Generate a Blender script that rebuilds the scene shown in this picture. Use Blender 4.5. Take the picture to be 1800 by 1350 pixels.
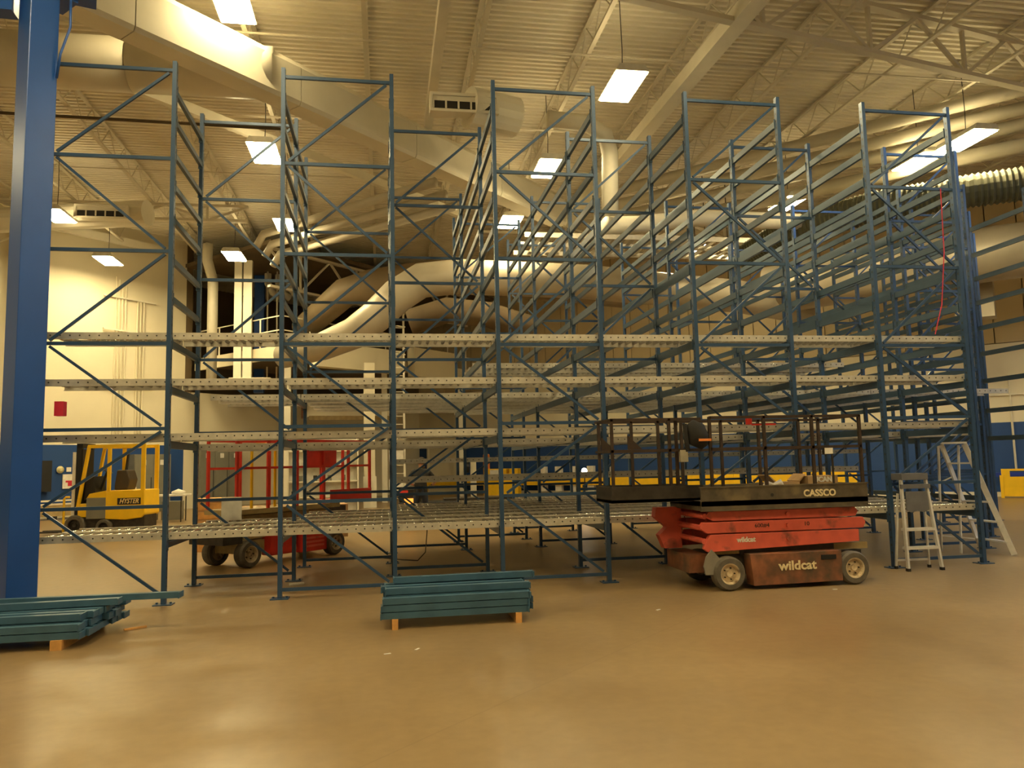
import bpy, math, random
from mathutils import Vector, Matrix
random.seed(7)
for o in list(bpy.data.objects): bpy.data.objects.remove(o)
S = bpy.context.scene
COL = S.collection
PI = math.pi

# ------------------------------------------------------------------ camera
cam = bpy.data.objects.new('camera', bpy.data.cameras.new('camera'))
COL.objects.link(cam)
cam.data.sensor_width = 36.0
cam.data.lens = 36.0 * 1350.23 / 1800.0
cam.data.clip_end = 300
yaw, pit, roll = .1668, .1011, -.0233
fw = Vector((math.sin(yaw)*math.cos(pit), math.cos(yaw)*math.cos(pit), math.sin(pit)))
rt = Vector((math.cos(yaw), -math.sin(yaw), 0))
up = rt.cross(fw)
r2 = math.cos(roll)*rt + math.sin(roll)*up
u2 = -math.sin(roll)*rt + math.cos(roll)*up
M = Matrix.Identity(4)
for i in range(3):
    M[i][0] = r2[i]; M[i][1] = u2[i]; M[i][2] = -fw[i]
M.translation = Vector((0, 0, 1.62))
cam.matrix_world = M
S.camera = cam

# ------------------------------------------------------------------ world, exposure
w = bpy.data.worlds.new('world'); S.world = w; w.use_nodes = True
w.node_tree.nodes['Background'].inputs[0].default_value = (1.0, .80, .50, 1)
w.node_tree.nodes['Background'].inputs[1].default_value = 0.12
S.view_settings.view_transform = 'Standard'
S.view_settings.look = 'None'
S.view_settings.gamma = 1
S.view_settings.use_curve_mapping = False
S.view_settings.exposure = 0.35
LAMP_COL = (1.0, .80, .41)
LAMP_STRENGTH = 92.0

# ------------------------------------------------------------------ materials
def new_mat(name):
    m = bpy.data.materials.new(name); m.use_nodes = True
    return m, m.node_tree.nodes, m.node_tree.links, m.node_tree.nodes['Principled BSDF']
def mat(name, col, rough=.5, metal=0., var=.12, scale=6., bump=0., dirt=None, dirt_amt=.5):
    m, N, L, B = new_mat(name)
    B.inputs['Roughness'].default_value = rough
    B.inputs['Metallic'].default_value = metal
    tc = N.new('ShaderNodeTexCoord'); no = N.new('ShaderNodeTexNoise')
    no.inputs['Scale'].default_value = scale; no.inputs['Detail'].default_value = 5
    L.new(tc.outputs['Object'], no.inputs['Vector'])
    cr = N.new('ShaderNodeValToRGB')
    e = cr.color_ramp.elements
    e[0].position = .3; e[1].position = .7
    e[0].color = (*[max(0, c*(1-var)) for c in col], 1)
    e[1].color = (*[min(1, c*(1+var)) for c in col], 1)
    L.new(no.outputs['Fac'], cr.inputs['Fac'])
    out = cr.outputs['Color']
    if dirt:
        n2 = N.new('ShaderNodeTexNoise'); n2.inputs['Scale'].default_value = scale*.6; n2.inputs['Detail'].default_value = 8
        L.new(tc.outputs['Object'], n2.inputs['Vector'])
        r2_ = N.new('ShaderNodeValToRGB'); r2_.color_ramp.elements[0].position = .62-.3*dirt_amt; r2_.color_ramp.elements[1].position = .72-.1*dirt_amt
        L.new(n2.outputs['Fac'], r2_.inputs['Fac'])
        mx = N.new('ShaderNodeMixRGB'); mx.inputs[2].default_value = (*dirt, 1)
        L.new(r2_.outputs['Color'], mx.inputs[0]); L.new(out, mx.inputs[1]); out = mx.outputs[0]
    L.new(out, B.inputs['Base Color'])
    if bump:
        b = N.new('ShaderNodeBump'); b.inputs['Strength'].default_value = bump; b.inputs['Distance'].default_value = .01
        L.new(no.outputs['Fac'], b.inputs['Height']); L.new(b.outputs[0], B.inputs['Normal'])
    return m
def emit(name, col, s):
    m, N, L, B = new_mat(name)
    B.inputs['Base Color'].default_value = (*col, 1)
    B.inputs['Emission Color'].default_value = (*col, 1)
    B.inputs['Emission Strength'].default_value = s
    return m

RACK = mat('rack_blue_paint', (.036, .080, .165), .32, .2, .12, 3.)
BEAM = mat('beam_blue_paint', (.046, .088, .140), .36, .15, .12, 3.)
STKB = mat('stack_blue_paint', (.055, .135, .220), .42, .1, .15, 5.)
COLB = mat('column_blue_paint', (.012, .075, .330), .34, .1, .08, 2.)
GALV = mat('galvanised_steel', (.66, .63, .55), .34, .45, .10, 14.)
ROLL = mat('zinc_roller', (.82, .81, .79), .12, .95, .06, 20.)
BOLT = mat('dark_bolt', (.05, .05, .045), .5, .4)
CREAMW = None
WHITE = mat('white_steel_paint', (.72, .68, .56), .5, 0, .06, 2.)
DUCTM = mat('painted_duct', (.70, .66, .54), .42, .0, .05, 1.5)
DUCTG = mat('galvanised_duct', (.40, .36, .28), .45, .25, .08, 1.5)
DUCTB = mat('shaded_galvanised_duct', (.20, .15, .085), .6, .1, .08, 1.5)  # galvanised steel darkened, shade put into the colour
FLEX = mat('flexible_duct_skin', (.105, .105, .06), .7, .0, .1, 3.)
DARK = mat('recess_shade_tone', (.12, .085, .045), .8, 0, .2, 1.)  # brown with the shade of unlit recesses put into the colour
BLACK = mat('black_plastic', (.012, .012, .013), .45)
DKMET = mat('dark_steel', (.045, .038, .032), .5, .4, .3, 10.)
RUBBER = mat('dusty_rubber', (.11, .095, .075), .8, 0, .2, 12.)
HUB = mat('cream_hub_paint', (.62, .50, .33), .6, 0, .2, 12., dirt=(.14, .08, .05), dirt_amt=.3)
RED = mat('lift_red_paint', (.70, .125, .085), .42, 0, .10, 6., dirt=(.22, .07, .05), dirt_amt=.15)
REDB = mat('bright_red_paint', (.62, .035, .02), .42, 0, .1, 6.)
RUST = mat('rusty_orange_steel', (.26, .10, .05), .6, .1, .3, 7., dirt=(.085, .06, .04), dirt_amt=.75)
DECKM = mat('grimy_deck_steel', (.095, .075, .05), .6, .1, .35, 7., dirt=(.17, .13, .07), dirt_amt=.3)
LETT = mat('faded_cream_lettering', (.72, .60, .36), .7, 0, .15, 20.)
LETW = mat('white_lettering', (.75, .72, .66), .6)
YEL = mat('forklift_yellow_paint', (.85, .52, .012), .35, 0, .06, 4.)
YELS = mat('safety_yellow_paint', (.85, .52, .008), .45, 0, .06, 4.)
ALU = mat('aluminium', (.78, .76, .72), .33, .35, .08, 10.)
GREYP = mat('grey_plastic', (.13, .13, .14), .6)
CABG = mat('electrical_cabinet_grey', (.20, .195, .16), .45, .1, .08, 3.)
WOOD = mat('pine_timber', (.62, .33, .10), .7, 0, .2, 9.)
CARD = mat('brown_cardboard', (.46, .30, .15), .8, 0, .12, 6.)
PAPER = mat('white_paper', (.75, .72, .65), .7)
TANM = mat('tan_machine_paint', (.36, .27, .12), .6, 0, .2, 6.)
ORNG = mat('orange_paint', (.75, .25, .06), .5)
REDS = mat('sign_red', (.55, .02, .05), .5)
SKIN = mat('skin', (.42, .22, .13), .6)
CLOTH = mat('black_shirt_cloth', (.018, .017, .017), .9)
JEANS = mat('dark_denim', (.03, .04, .07), .9)
LAMPM = emit('lamp_diffuser', LAMP_COL, LAMP_STRENGTH)
UPM = emit('added_lamp_uplight', LAMP_COL, 17.0)  # glowing strips added on top of the housings to brighten the roof deck
COOLM = emit('cool_lamp_diffuser', (.45, .68, 1.0), 85.0)
PIPEM = mat('cream_pipe_paint', (.50, .46, .36), .5, 0, .05, 2.)
BULB = emit('small_lit_bulb', (1, .9, .7), 14)
REFL = emit('amber_tail_light', (1, .35, .05), 1.2)
HOUS = mat('lamp_housing_white', (.7, .68, .6), .5)
PLAST = mat('clear_wrap', (.62, .56, .45), .25)
BLUEB = mat('blue_tub_plastic', (.02, .05, .35), .4)

def wall_mat(name, cream, band=True):
    m, N, L, B = new_mat(name)
    B.inputs['Roughness'].default_value = .55
    g = N.new('ShaderNodeNewGeometry'); sp = N.new('ShaderNodeSeparateXYZ'); L.new(g.outputs['Position'], sp.inputs[0])
    no = N.new('ShaderNodeTexNoise'); no.inputs['Scale'].default_value = .8; no.inputs['Detail'].default_value = 6
    L.new(g.outputs['Position'], no.inputs['Vector'])
    def ramp(c, v):
        r = N.new('ShaderNodeValToRGB'); r.color_ramp.elements[0].position = .35; r.color_ramp.elements[1].position = .65
        r.color_ramp.elements[0].color = (*[x*(1-v) for x in c], 1); r.color_ramp.elements[1].color = (*[x*(1+v) for x in c], 1)
        L.new(no.outputs['Fac'], r.inputs['Fac']); return r
    a = ramp(cream, .03)
    if band:
        lt = N.new('ShaderNodeMath'); lt.operation = 'LESS_THAN'; lt.inputs[1].default_value = 2.62
        L.new(sp.outputs['Z'], lt.inputs[0])
        b = ramp((.008, .055, .215), .05)
        mx = N.new('ShaderNodeMixRGB'); L.new(lt.outputs[0], mx.inputs[0]); L.new(a.outputs[0], mx.inputs[1]); L.new(b.outputs[0], mx.inputs[2])
        L.new(mx.outputs[0], B.inputs['Base Color'])
    else: L.new(a.outputs[0], B.inputs['Base Color'])
    return m
WALLM = wall_mat('cream_and_blue_wall_paint', (.72, .66, .50))
CREAM = wall_mat('cream_wall_paint', (.72, .66, .50), False)
TANP = wall_mat('tan_wall_panel', (.50, .41, .25), False)
ROOFM = mat('white_roof_deck', (.72, .67, .55), .5, .1, .06, 1.)
JOIST = mat('white_joist_paint', (.60, .55, .44), .55, 0, .06, 1.)

def floor_mat():
    m, N, L, B = new_mat('polished_concrete')
    g = N.new('ShaderNodeNewGeometry')
    n1 = N.new('ShaderNodeTexNoise'); n1.inputs['Scale'].default_value = .55; n1.inputs['Detail'].default_value = 7; n1.inputs['Roughness'].default_value = .6
    n2 = N.new('ShaderNodeTexNoise'); n2.inputs['Scale'].default_value = 9; n2.inputs['Detail'].default_value = 6
    L.new(g.outputs['Position'], n1.inputs['Vector']); L.new(g.outputs['Position'], n2.inputs['Vector'])
    r = N.new('ShaderNodeValToRGB'); e = r.color_ramp.elements
    e[0].position = .30; e[0].color = (.215, .142, .066, 1); e[1].position = .72; e[1].color = (.315, .220, .108, 1)
    L.new(n1.outputs['Fac'], r.inputs['Fac'])
    mx = N.new('ShaderNodeMixRGB'); mx.blend_type = 'OVERLAY'; mx.inputs[0].default_value = .18
    L.new(r.outputs[0], mx.inputs[1]); L.new(n2.outputs['Fac'], mx.inputs[2])
    # sawn control joints of the slab, running diagonally like the building
    sp = N.new('ShaderNodeSeparateXYZ'); L.new(g.outputs['Position'], sp.inputs[0])
    ad = N.new('ShaderNodeMath'); ad.operation = 'SUBTRACT'; L.new(sp.outputs['Y'], ad.inputs[0]); L.new(sp.outputs['X'], ad.inputs[1])
    last = None
    for off, per in ((4.55, 12.2), (9.66, 12.2)):
        a = N.new('ShaderNodeMath'); a.operation = 'SUBTRACT'; L.new(ad.outputs[0], a.inputs[0]); a.inputs[1].default_value = off
        f = N.new('ShaderNodeMath'); f.operation = 'PINGPONG'; L.new(a.outputs[0], f.inputs[0]); f.inputs[1].default_value = per/2
        l = N.new('ShaderNodeMath'); l.operation = 'LESS_THAN'; L.new(f.outputs[0], l.inputs[0]); l.inputs[1].default_value = .011
        if last is None: last = l
        else:
            q = N.new('ShaderNodeMath'); q.operation = 'MAXIMUM'; L.new(last.outputs[0], q.inputs[0]); L.new(l.outputs[0], q.inputs[1]); last = q
    mj = N.new('ShaderNodeMixRGB'); mj.inputs[2].default_value = (.13, .085, .045, 1)
    sc = N.new('ShaderNodeMath'); sc.operation = 'MULTIPLY'; sc.inputs[1].default_value = .22; L.new(last.outputs[0], sc.inputs[0])
    L.new(sc.outputs[0], mj.inputs[0]); L.new(mx.outputs[0], mj.inputs[1])
    L.new(mj.outputs[0], B.inputs['Base Color'])
    rr = N.new('ShaderNodeMapRange'); rr.inputs[3].default_value = .24; rr.inputs[4].default_value = .42
    L.new(n1.outputs['Fac'], rr.inputs[0]); L.new(rr.outputs[0], B.inputs['Roughness'])
    bu = N.new('ShaderNodeBump'); bu.inputs['Strength'].default_value = .06; bu.inputs['Distance'].default_value = .01
    L.new(n2.outputs['Fac'], bu.inputs['Height']); L.new(bu.outputs[0], B.inputs['Normal'])
    return m
FLOOR = floor_mat()

# ------------------------------------------------------------------ mesh helpers
class MB:
    def __init__(s): s.v = []; s.f = []; s.sm = False
    def add(s, vs, fs):
        n = len(s.v); s.v += [tuple(v) for v in vs]; s.f += [tuple(n+i for i in f) for f in fs]; return s
    def box(s, c, d, rz=0., R=None):
        hx, hy, hz = d[0]/2, d[1]/2, d[2]/2
        R = R or Matrix.Rotation(rz, 3, 'Z'); c = Vector(c)
        vs = [c + R @ Vector((x*hx, y*hy, z*hz)) for z in (-1, 1) for x, y in ((-1, -1), (1, -1), (1, 1), (-1, 1))]
        return s.add(vs, [(3, 2, 1, 0), (4, 5, 6, 7), (0, 1, 5, 4), (1, 2, 6, 5), (2, 3, 7, 6), (3, 0, 4, 7)])
    def b2(s, x0, x1, y0, y1, z0, z1):
        return s.box(((x0+x1)/2, (y0+y1)/2, (z0+z1)/2), (abs(x1-x0), abs(y1-y0), abs(z1-z0)))
    def bar(s, p, q, w_, h_, upv=(0, 0, 1)):
        p = Vector(p); q = Vector(q); d = (q-p); L = d.length; x = d.normalized(); upv = Vector(upv)
        if abs(x.dot(upv)) > .99: upv = Vector((0, 1, 0))
        y = upv.cross(x).normalized(); z = x.cross(y)
        R = Matrix((x, y, z)).transposed()
        return s.box((p+q)/2, (L, w_, h_), R=R)
    def tube(s, pts, r, n=8, cap=True, closed=False):
        pts = [Vector(p) for p in pts]; m = len(pts); rs = r if isinstance(r, (list, tuple)) else [r]*m
        vs = []; prev = None
        for i, p in enumerate(pts):
            if closed: d = pts[(i+1) % m]-pts[i-1]
            else: d = pts[min(i+1, m-1)]-pts[max(i-1, 0)]
            d.normalize()
            if prev is None:
                a = Vector((0, 0, 1)) if abs(d.z) < .9 else Vector((1, 0, 0))
                a = (a-d*a.dot(d)).normalized()
            else: a = (prev-d*prev.dot(d)).normalized()
            prev = a; b = d.cross(a)
            for k in range(n):
                t = 2*PI*k/n; vs.append(p+rs[i]*(math.cos(t)*a+math.sin(t)*b))
        fs = []
        for i in range(m if closed else m-1):
            j = (i+1) % m
            for k in range(n): fs.append((i*n+k, i*n+(k+1) % n, j*n+(k+1) % n, j*n+k))
        if cap and not closed:
            fs.append(tuple(range(n-1, -1, -1))); fs.append(tuple((m-1)*n+k for k in range(n)))
        return s.add(vs, fs)
    def prism(s, prof, p0, ax, u, v, L):
        p0 = Vector(p0); ax = Vector(ax); u = Vector(u); v = Vector(v); n = len(prof)
        vs = [p0+u*a+v*b for a, b in prof]+[p0+ax*L+u*a+v*b for a, b in prof]
        fs = [(i, (i+1) % n, n+(i+1) % n, n+i) for i in range(n)]+[tuple(range(n-1, -1, -1)), tuple(range(n, 2*n))]
        return s.add(vs, fs)
    def lathe(s, prof, c=(0, 0, 0), axis='Y', n=20):
        c = Vector(c); vs = []; m = len(prof)
        for k in range(n):
            t = 2*PI*k/n
            for r, h in prof:
                a, b = r*math.cos(t), r*math.sin(t)
                vs.append(c+Vector({'Y': (a, h, b), 'Z': (a, b, h), 'X': (h, a, b)}[axis]))
        fs = []
        for k in range(n):
            j = (k+1) % n
            for i in range(m-1): fs.append((k*m+i, j*m+i, j*m+i+1, k*m+i+1))
        return s.add(vs, fs)
    def mesh(s, name, m):
        me = bpy.data.meshes.new(name); me.from_pydata(s.v, [], s.f)
        if s.sm: me.polygons.foreach_set('use_smooth', [True]*len(me.polygons))
        me.materials.append(m)
        import bmesh
        b = bmesh.new(); b.from_mesh(me); bmesh.ops.recalc_face_normals(b, faces=b.faces); b.to_mesh(me); b.free()
        me.update(); return me
def put(name, me, parent=None, loc=(0, 0, 0), rot=(0, 0, 0), sc=(1, 1, 1)):
    o = bpy.data.objects.new(name, me); COL.objects.link(o)
    o.parent = parent; o.location = loc; o.rotation_euler = rot; o.scale = sc
    return o
def obj(name, mb, m, parent=None, bevel=0):
    o = put(name, mb.mesh(name, m), parent)
    if bevel:
        b = o.modifiers.new('bevel', 'BEVEL'); b.width = bevel; b.segments = 2; b.limit_method = 'ANGLE'
    return o
def tag(o, label, cat, group=None):
    o['label'] = label; o['category'] = cat
    if group: o['group'] = group
    return o
def thing(name, label, cat, loc=(0, 0, 0), rz=0, group=None, sc=(1, 1, 1)):
    o = bpy.data.objects.new(name, None); COL.objects.link(o); o.location = loc; o.rotation_euler = (0, 0, rz); o.scale = sc
    o.empty_display_size = .1
    return tag(o, label, cat, group)
def struct(name, mb, m, parent=None):
    o = obj(name, mb, m, parent)
    if parent is None: o['kind'] = 'structure'
    return o
def text(name, body, size, m, parent, loc, rot=(PI/2, 0, 0), sx=1., ext=.003, bold=0.0, shear=0.):
    c = bpy.data.curves.new(name, 'FONT'); c.body = body; c.size = size; c.extrude = ext; c.offset = bold; c.shear = shear
    c.align_x = 'CENTER'; c.align_y = 'CENTER'; c.resolution_u = 3
    t = bpy.data.objects.new(name, c); COL.objects.link(t)
    dg = bpy.context.evaluated_depsgraph_get()
    me = bpy.data.meshes.new_from_object(t.evaluated_get(dg)); bpy.data.objects.remove(t)
    me.materials.clear(); me.materials.append(m)
    return put(name, me, parent, loc, rot, (sx, 1, 1))
ORD = ['first', 'second', 'third', 'fourth', 'fifth', 'sixth', 'seventh', 'eighth', 'ninth', 'tenth', 'eleventh', 'twelfth', 'thirteenth', 'fourteenth', 'fifteenth', 'sixteenth', 'seventeenth', 'eighteenth', 'nineteenth', 'twentieth']
D45 = Vector((1, 1, 0)).normalized(); E45 = Vector((1, -1, 0)).normalized()

# ------------------------------------------------------------------ setting: floor, walls, roof
struct('floor', MB().b2(-30, 40, -14, 60, -.3, 0), FLOOR)
def wall(name, p, q, z0, z1, m, t=.3, side=1):
    p = Vector((*p, 0)); q = Vector((*q, 0)); d = (q-p).normalized(); n = Vector((-d.y, d.x, 0))*side
    mb = MB(); vs = []
    for a in (p, q):
        for z in (z0, z1):
            vs += [a+Vector((0, 0, z)), a+n*t+Vector((0, 0, z))]
    mb.add(vs, [(0, 4, 6, 2), (1, 3, 7, 5), (2, 6, 7, 3), (0, 1, 5, 4), (0, 2, 3, 1), (4, 5, 7, 6)])
    return struct(name, mb, m)
ZR = 11.4
wall('wall_left', (-20, 22), (-8.2, 33.8), 0, ZR, WALLM)                 # diagonal wall behind the fork truck
wall('wall_far_left', (-20, -12), (-20, 22), 0, ZR, WALLM)
wall('wall_rear', (-20, -12), (33, -12), 0, ZR, WALLM, side=-1)
wall('wall_right', (33, -12), (33, 13), 0, ZR, WALLM, side=-1)
wb = wall('wall_back', (2, 44), (33, 13), 0, 5.45, WALLM)
wall('wall_back_lower_left', (-8.2, 33.8), (2, 44), 0, 4.85, CREAM)      # wall below the mezzanine
# upper back wall of separate tan metal panels
up_w = wall('wall_back_upper', (2.2, 44.4), (33, 13.6), 5.45, ZR, TANP, t=.2)
pan = MB().box((0, 0, 0), (.93, .06, 5.85)).mesh('panel', TANP)
for i in range(45):
    p = Vector((2, 44, 0))+E45*(.49+i*.965)
    o = put('panel', pan, up_w, (p.x, p.y, 8.4), (0, 0, -PI/4))
# dark plant room behind the mezzanine opening
rb = MB()
for (p, q) in (((-14, 40), (-2, 52)),): pass
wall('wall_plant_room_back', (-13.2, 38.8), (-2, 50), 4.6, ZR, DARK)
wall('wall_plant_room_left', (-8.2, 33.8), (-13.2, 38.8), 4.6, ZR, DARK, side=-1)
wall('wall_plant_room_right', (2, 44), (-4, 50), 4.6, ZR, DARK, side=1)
# wall pilaster at the left edge
struct('trim_1', MB().box((-12.62, 29.2, ZR/2), (.5, .45, ZR), PI/4), WALLM)
# floor level base trim along the diagonal wall
struct('baseboard_left', MB().bar((-19.8, 22.05, .06), (-8.3, 33.55, .06), .05, .12), WHITE)
struct('baseboard_back', MB().bar((2.1, 43.75, .08), (32.8, 13.05, .08), .05, .16), WHITE)

# corrugated roof deck
y0, y1, pit_ = -12.2, 52, .19
vs = []; fs = []
y = y0; k = 0; prof = []
while y < y1:
    prof += [(y, 11.27), (y+.075, 11.27), (y+.10, 11.33), (y+.165, 11.33)]
    y += pit_
for (yy, zz) in prof: vs += [(-21, yy, zz), (34, yy, zz)]
for i in range(len(prof)-1): fs.append((2*i, 2*i+1, 2*i+3, 2*i+2))
roof = MB(); roof.add(vs, fs); struct('ceiling', roof, ROOFM)
struct('ceiling_slab', MB().b2(-21, 34, -12.3, 52.2, 11.36, 11.5), ROOFM)

# open web joists
def joist_parts(j, Lj, zb, zt, step, wch, rweb, ax='Y', flat=False):
    def P(t, z): return (0, t, z) if ax == 'Y' else (t, 0, z)
    obj('bottom_chord', MB().bar(P(0, zb), P(Lj, zb), wch, wch*.55), JOIST, j)
    obj('top_chord', MB().bar(P(0, zt), P(Lj, zt), wch, wch*.55), JOIST, j)
    web = MB(); n = max(2, int(Lj/step)); st = Lj/n
    for i in range(n):
        a, b = i*st, (i+.5)*st
        web.bar(P(a, zt), P(b, zb), rweb, rweb); web.bar(P(b, zb), P(a+st, zt), rweb, rweb)
        if flat: web.bar(P(b, zb), P(b, zt), rweb, rweb)
    o = obj('web', web, JOIST, j)
jx = [-.33+2.42*i for i in range(-6, 13)]
jn = 0
for x in jx:
    ye = min(41.6+x, 45.6-x); ys = -2.0
    if x < -8: ys = -2
    if ye-ys < 3: continue
    i = jn; jn += 1
    j = thing('roof_joist', 'cream open web steel joist, %s from the left under the roof deck' % ORD[i], 'joist', (x, ys, 0), 0, 'open web roof joists')
    joist_parts(j, ye-ys, 10.55, 11.22, 1.25, .10, .022)
    for k in range(0):
        pass
def girder(label, p, q, zb, zt, step=2.6):
    p = Vector((*p, 0)); q = Vector((*q, 0)); d = q-p
    j = thing('roof_girder', label, 'girder', p, math.atan2(d.y, d.x))
    joist_parts(j, d.length, zb, zt, step, .17, .075, 'X', True); return j
girder('heavy cream roof truss crossing the top right corner of the roof', (3.3, 12.35), (25, 17.0), 9.95, 11.0)
girder('cream roof truss crossing the roof at the far left', (-15, 26.5), (-4.5, 26.5), 9.95, 10.45)
girder('cream roof truss behind the middle lamps', (3.5, 27.0), (17, 27.0), 9.95, 10.45)
girder('cream truss above the dark mezzanine opening', (-4.3, 30.0), (4.2, 38.5), 8.55, 10.05, 2.6)
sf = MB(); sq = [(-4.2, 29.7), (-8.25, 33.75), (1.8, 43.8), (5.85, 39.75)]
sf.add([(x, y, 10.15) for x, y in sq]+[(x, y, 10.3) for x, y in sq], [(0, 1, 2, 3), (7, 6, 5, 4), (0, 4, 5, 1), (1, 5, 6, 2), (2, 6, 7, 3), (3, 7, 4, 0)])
struct('added_dark_soffit', sf, DARK)  # soffit added to darken the roof above the mezzanine opening
# joist bridging lines (thin angle running across the joists)
for i, yb in enumerate((15.6, 19.5, 23.5)):
    mb = MB(); mb.bar((-9 if yb < 25 else -6, yb, 10.5), (22, yb, 10.5), .035, .035)
    tag(obj('joist_bridging', mb, JOIST), 'thin cream bridging angle, %s one back, tying the joists across' % ORD[i], 'bridging')
# two smooth square header beams running back
tag(obj('square_header', MB().bar((1.15, 9, 10.1), (1.15, 18.6, 10.1), .2, .26), WHITE), 'smooth cream square beam running back above the middle racks', 'beam')
tag(obj('square_header', MB().bar((7.0, 6, 10.05), (6.5, 26, 10.05), .34, .30), WHITE), 'thick cream beam running back right of the big bright lamp', 'beam')
tag(obj('square_header', MB().bar((-7.6, 15.0, 10.0), (2.5, 25.1, 10.0), .16, .24), WHITE), 'slim cream diagonal beam beyond the large diagonal duct', 'beam')
tag(obj('square_header', MB().bar((-19, 22.4, 10.55), (-8.5, 32.9, 10.55), .14, .30), WHITE), 'cream beam along the top of the diagonal wall', 'beam')

# ------------------------------------------------------------------ ceiling services
# big diagonal duct : soft box section, bottom z 9, face on the line Y-X = 17.2
def duct_box(label, d0, d1, x0, x1, z0, z1):
    r = .16; wd = (d1-d0)/math.sqrt(2)
    prof = [(0, z0+r*.5), (r*.3, z0), (wd-r*2, z0), (wd, z0+r*2), (wd, z1-r*2), (wd-r*2, z1), (r*1.6, z1), (0, z1-r*1.6)]
    n = Vector((-1, 1, 0)).normalized()
    p0 = Vector((x0, x0+d0, 0)); L = (x1-x0)*math.sqrt(2)
    t = thing('air_duct', label, 'duct', (0, 0, 0))
    k = 6; seg = L/k
    for i in range(k):
        obj('duct_section', MB().prism(prof, p0+D45*(seg*i+.01), D45, n, (0, 0, 1), seg-.02), DUCTM, t)
    return t
duct_box('huge cream diagonal air duct slanting down across the upper left', 17.2, 18.35, -9.0, 5.75, 9.0, 10.05)
t = thing('round_duct', 'fat round cream duct running level at the upper left', 'duct')
for i in range(4):
    m_ = MB(); m_.sm = True; x = -13+i*2.72; m_.tube([(x, 15.4, 9.55), (x+2.70, 15.4, 9.55)], .52, 20); obj('duct_section', m_, DUCTM, t)
def diffuser(label, loc, rz=0, w_=1.5):
    t = thing('air_diffuser', label, 'vent', loc, rz)
    obj('box', MB().b2(-w_/2, w_/2, 0, .35, -.1, .32), DUCTM, t)
    fr = MB(); fr.b2(-w_/2, w_/2, -.03, 0, -.12, -.06).b2(-w_/2, w_/2, -.03, 0, .24, .30)
    for x in (-w_/2, w_/2-.06): fr.b2(x, x+.06, -.03, 0, -.06, .24)
    obj('frame', fr, DUCTM, t)
    obj('opening', MB().b2(-w_/2+.07, w_/2-.07, -.012, -.004, -.05, .12), BLACK, t)
    for i in range(6):
        x = -w_/2+.07+(w_-.14)*i/5; obj('fin', MB().b2(x-.02, x+.02, -.03, -.012, -.05, .12), DUCTM, t)
diffuser('slotted supply vent on round duct end at top centre', (1.78, 15.9, 9.3))
diffuser('slotted supply vent near the left wall lamp', (-8.4, 24.3, 9.35))
tag(obj('duct_stub', MB().tube([(1.9, 16.2, 9.45), (3.0, 16.6, 9.45)], .45, 18), DUCTM), 'round cream duct end cap behind the top centre vent', 'duct')
tag(obj('duct_stub', MB().tube([(-13, 26.2, 9.6), (-7.2, 24.8, 9.6)], .40, 18), DUCTM), 'round cream duct feeding the left wall vent', 'duct')

def pipe(name, label, pts, r, m, n=12, cat='pipe', group=None):
    mb = MB(); mb.sm = True; mb.tube(pts, r, n)
    return tag(obj(name, mb, m), label, cat, group)
# pipe bundles on the building's diagonal
for i, (s, z) in enumerate(((30.6, 10.25), (31.4, 10.0), (32.2, 9.8), (32.4, 9.3))):
    a = Vector((7.6, s-7.6, z)); b = Vector((19.2, s-19.2, z))
    pipe('service_pipe', 'long cream ceiling pipe at the upper right, %s of four counting down' % ORD[i], [a, b], .17 if i < 3 else .2, PIPEM)
for i, (s, z) in enumerate(((22.0, 9.35), (22.7, 9.15), (23.4, 8.95))):
    x1 = 1.45+i*.3
    a = Vector((-3.9+i*.2, s+3.9-i*.2, z)); b = Vector((x1, s-x1, z))
    pipe('service_pipe', 'cream ceiling pipe behind the big duct, %s of three counting down' % ORD[i], [a+Vector((-.25, .25, -.35)), a, b], .13, PIPEM)
for i in range(3):
    x = -5.0+i*.42; y = 34.6+i*.2
    pipe('drop_pipe', 'cream vertical pipe dropping at the mezzanine corner, %s from left' % ORD[i], [(x, y, 11.2), (x, y, 9.7+.05*i), (x+.2, y, 9.3), (x+.5, y+.1, 9.1)], .15, WHITE)
# tall white elbow at centre
pipe('elbow_duct', 'tall cream elbow duct descending beside the centre lamps', [(3.9, 17.2, 9.75), (4.9, 17.25, 9.7), (5.35, 17.3, 9.45), (5.45, 17.3, 9.0), (5.4, 17.3, 7.5)], .2, WHITE, 14, 'duct')
pipe('service_pipe', 'cream pipe with green bands running right from the elbow duct', [(5.4, 17.6, 7.3), (6.5, 18.2, 7.55), (8.2, 18.6, 7.9), (12.5, 19.0, 8.0)], .22, WHITE, 14)
for i, x in enumerate((7.6, 8.35, 9.1)):
    pass
# flexible dark ribbed duct, a helix-ribbed tube
pts = []; rs = []
A = [(10.4, 20.6, 7.35), (11.2, 19.4, 7.85), (12.6, 17.6, 8.0), (14.2, 16.1, 7.95), (16.2, 14.8, 7.95)]
N_ = 150
for i in range(N_+1):
    t_ = i/N_*(len(A)-1); k = min(int(t_), len(A)-2); f = t_-k
    p = Vector(A[k]).lerp(Vector(A[k+1]), f); pts.append(p); rs.append(.42 if i % 2 else .37)
mb = MB(); mb.tube(pts, rs, 16); tag(obj('flexible_duct', mb, FLEX), 'dark ribbed flexible duct snaking in at the right edge', 'duct')
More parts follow.
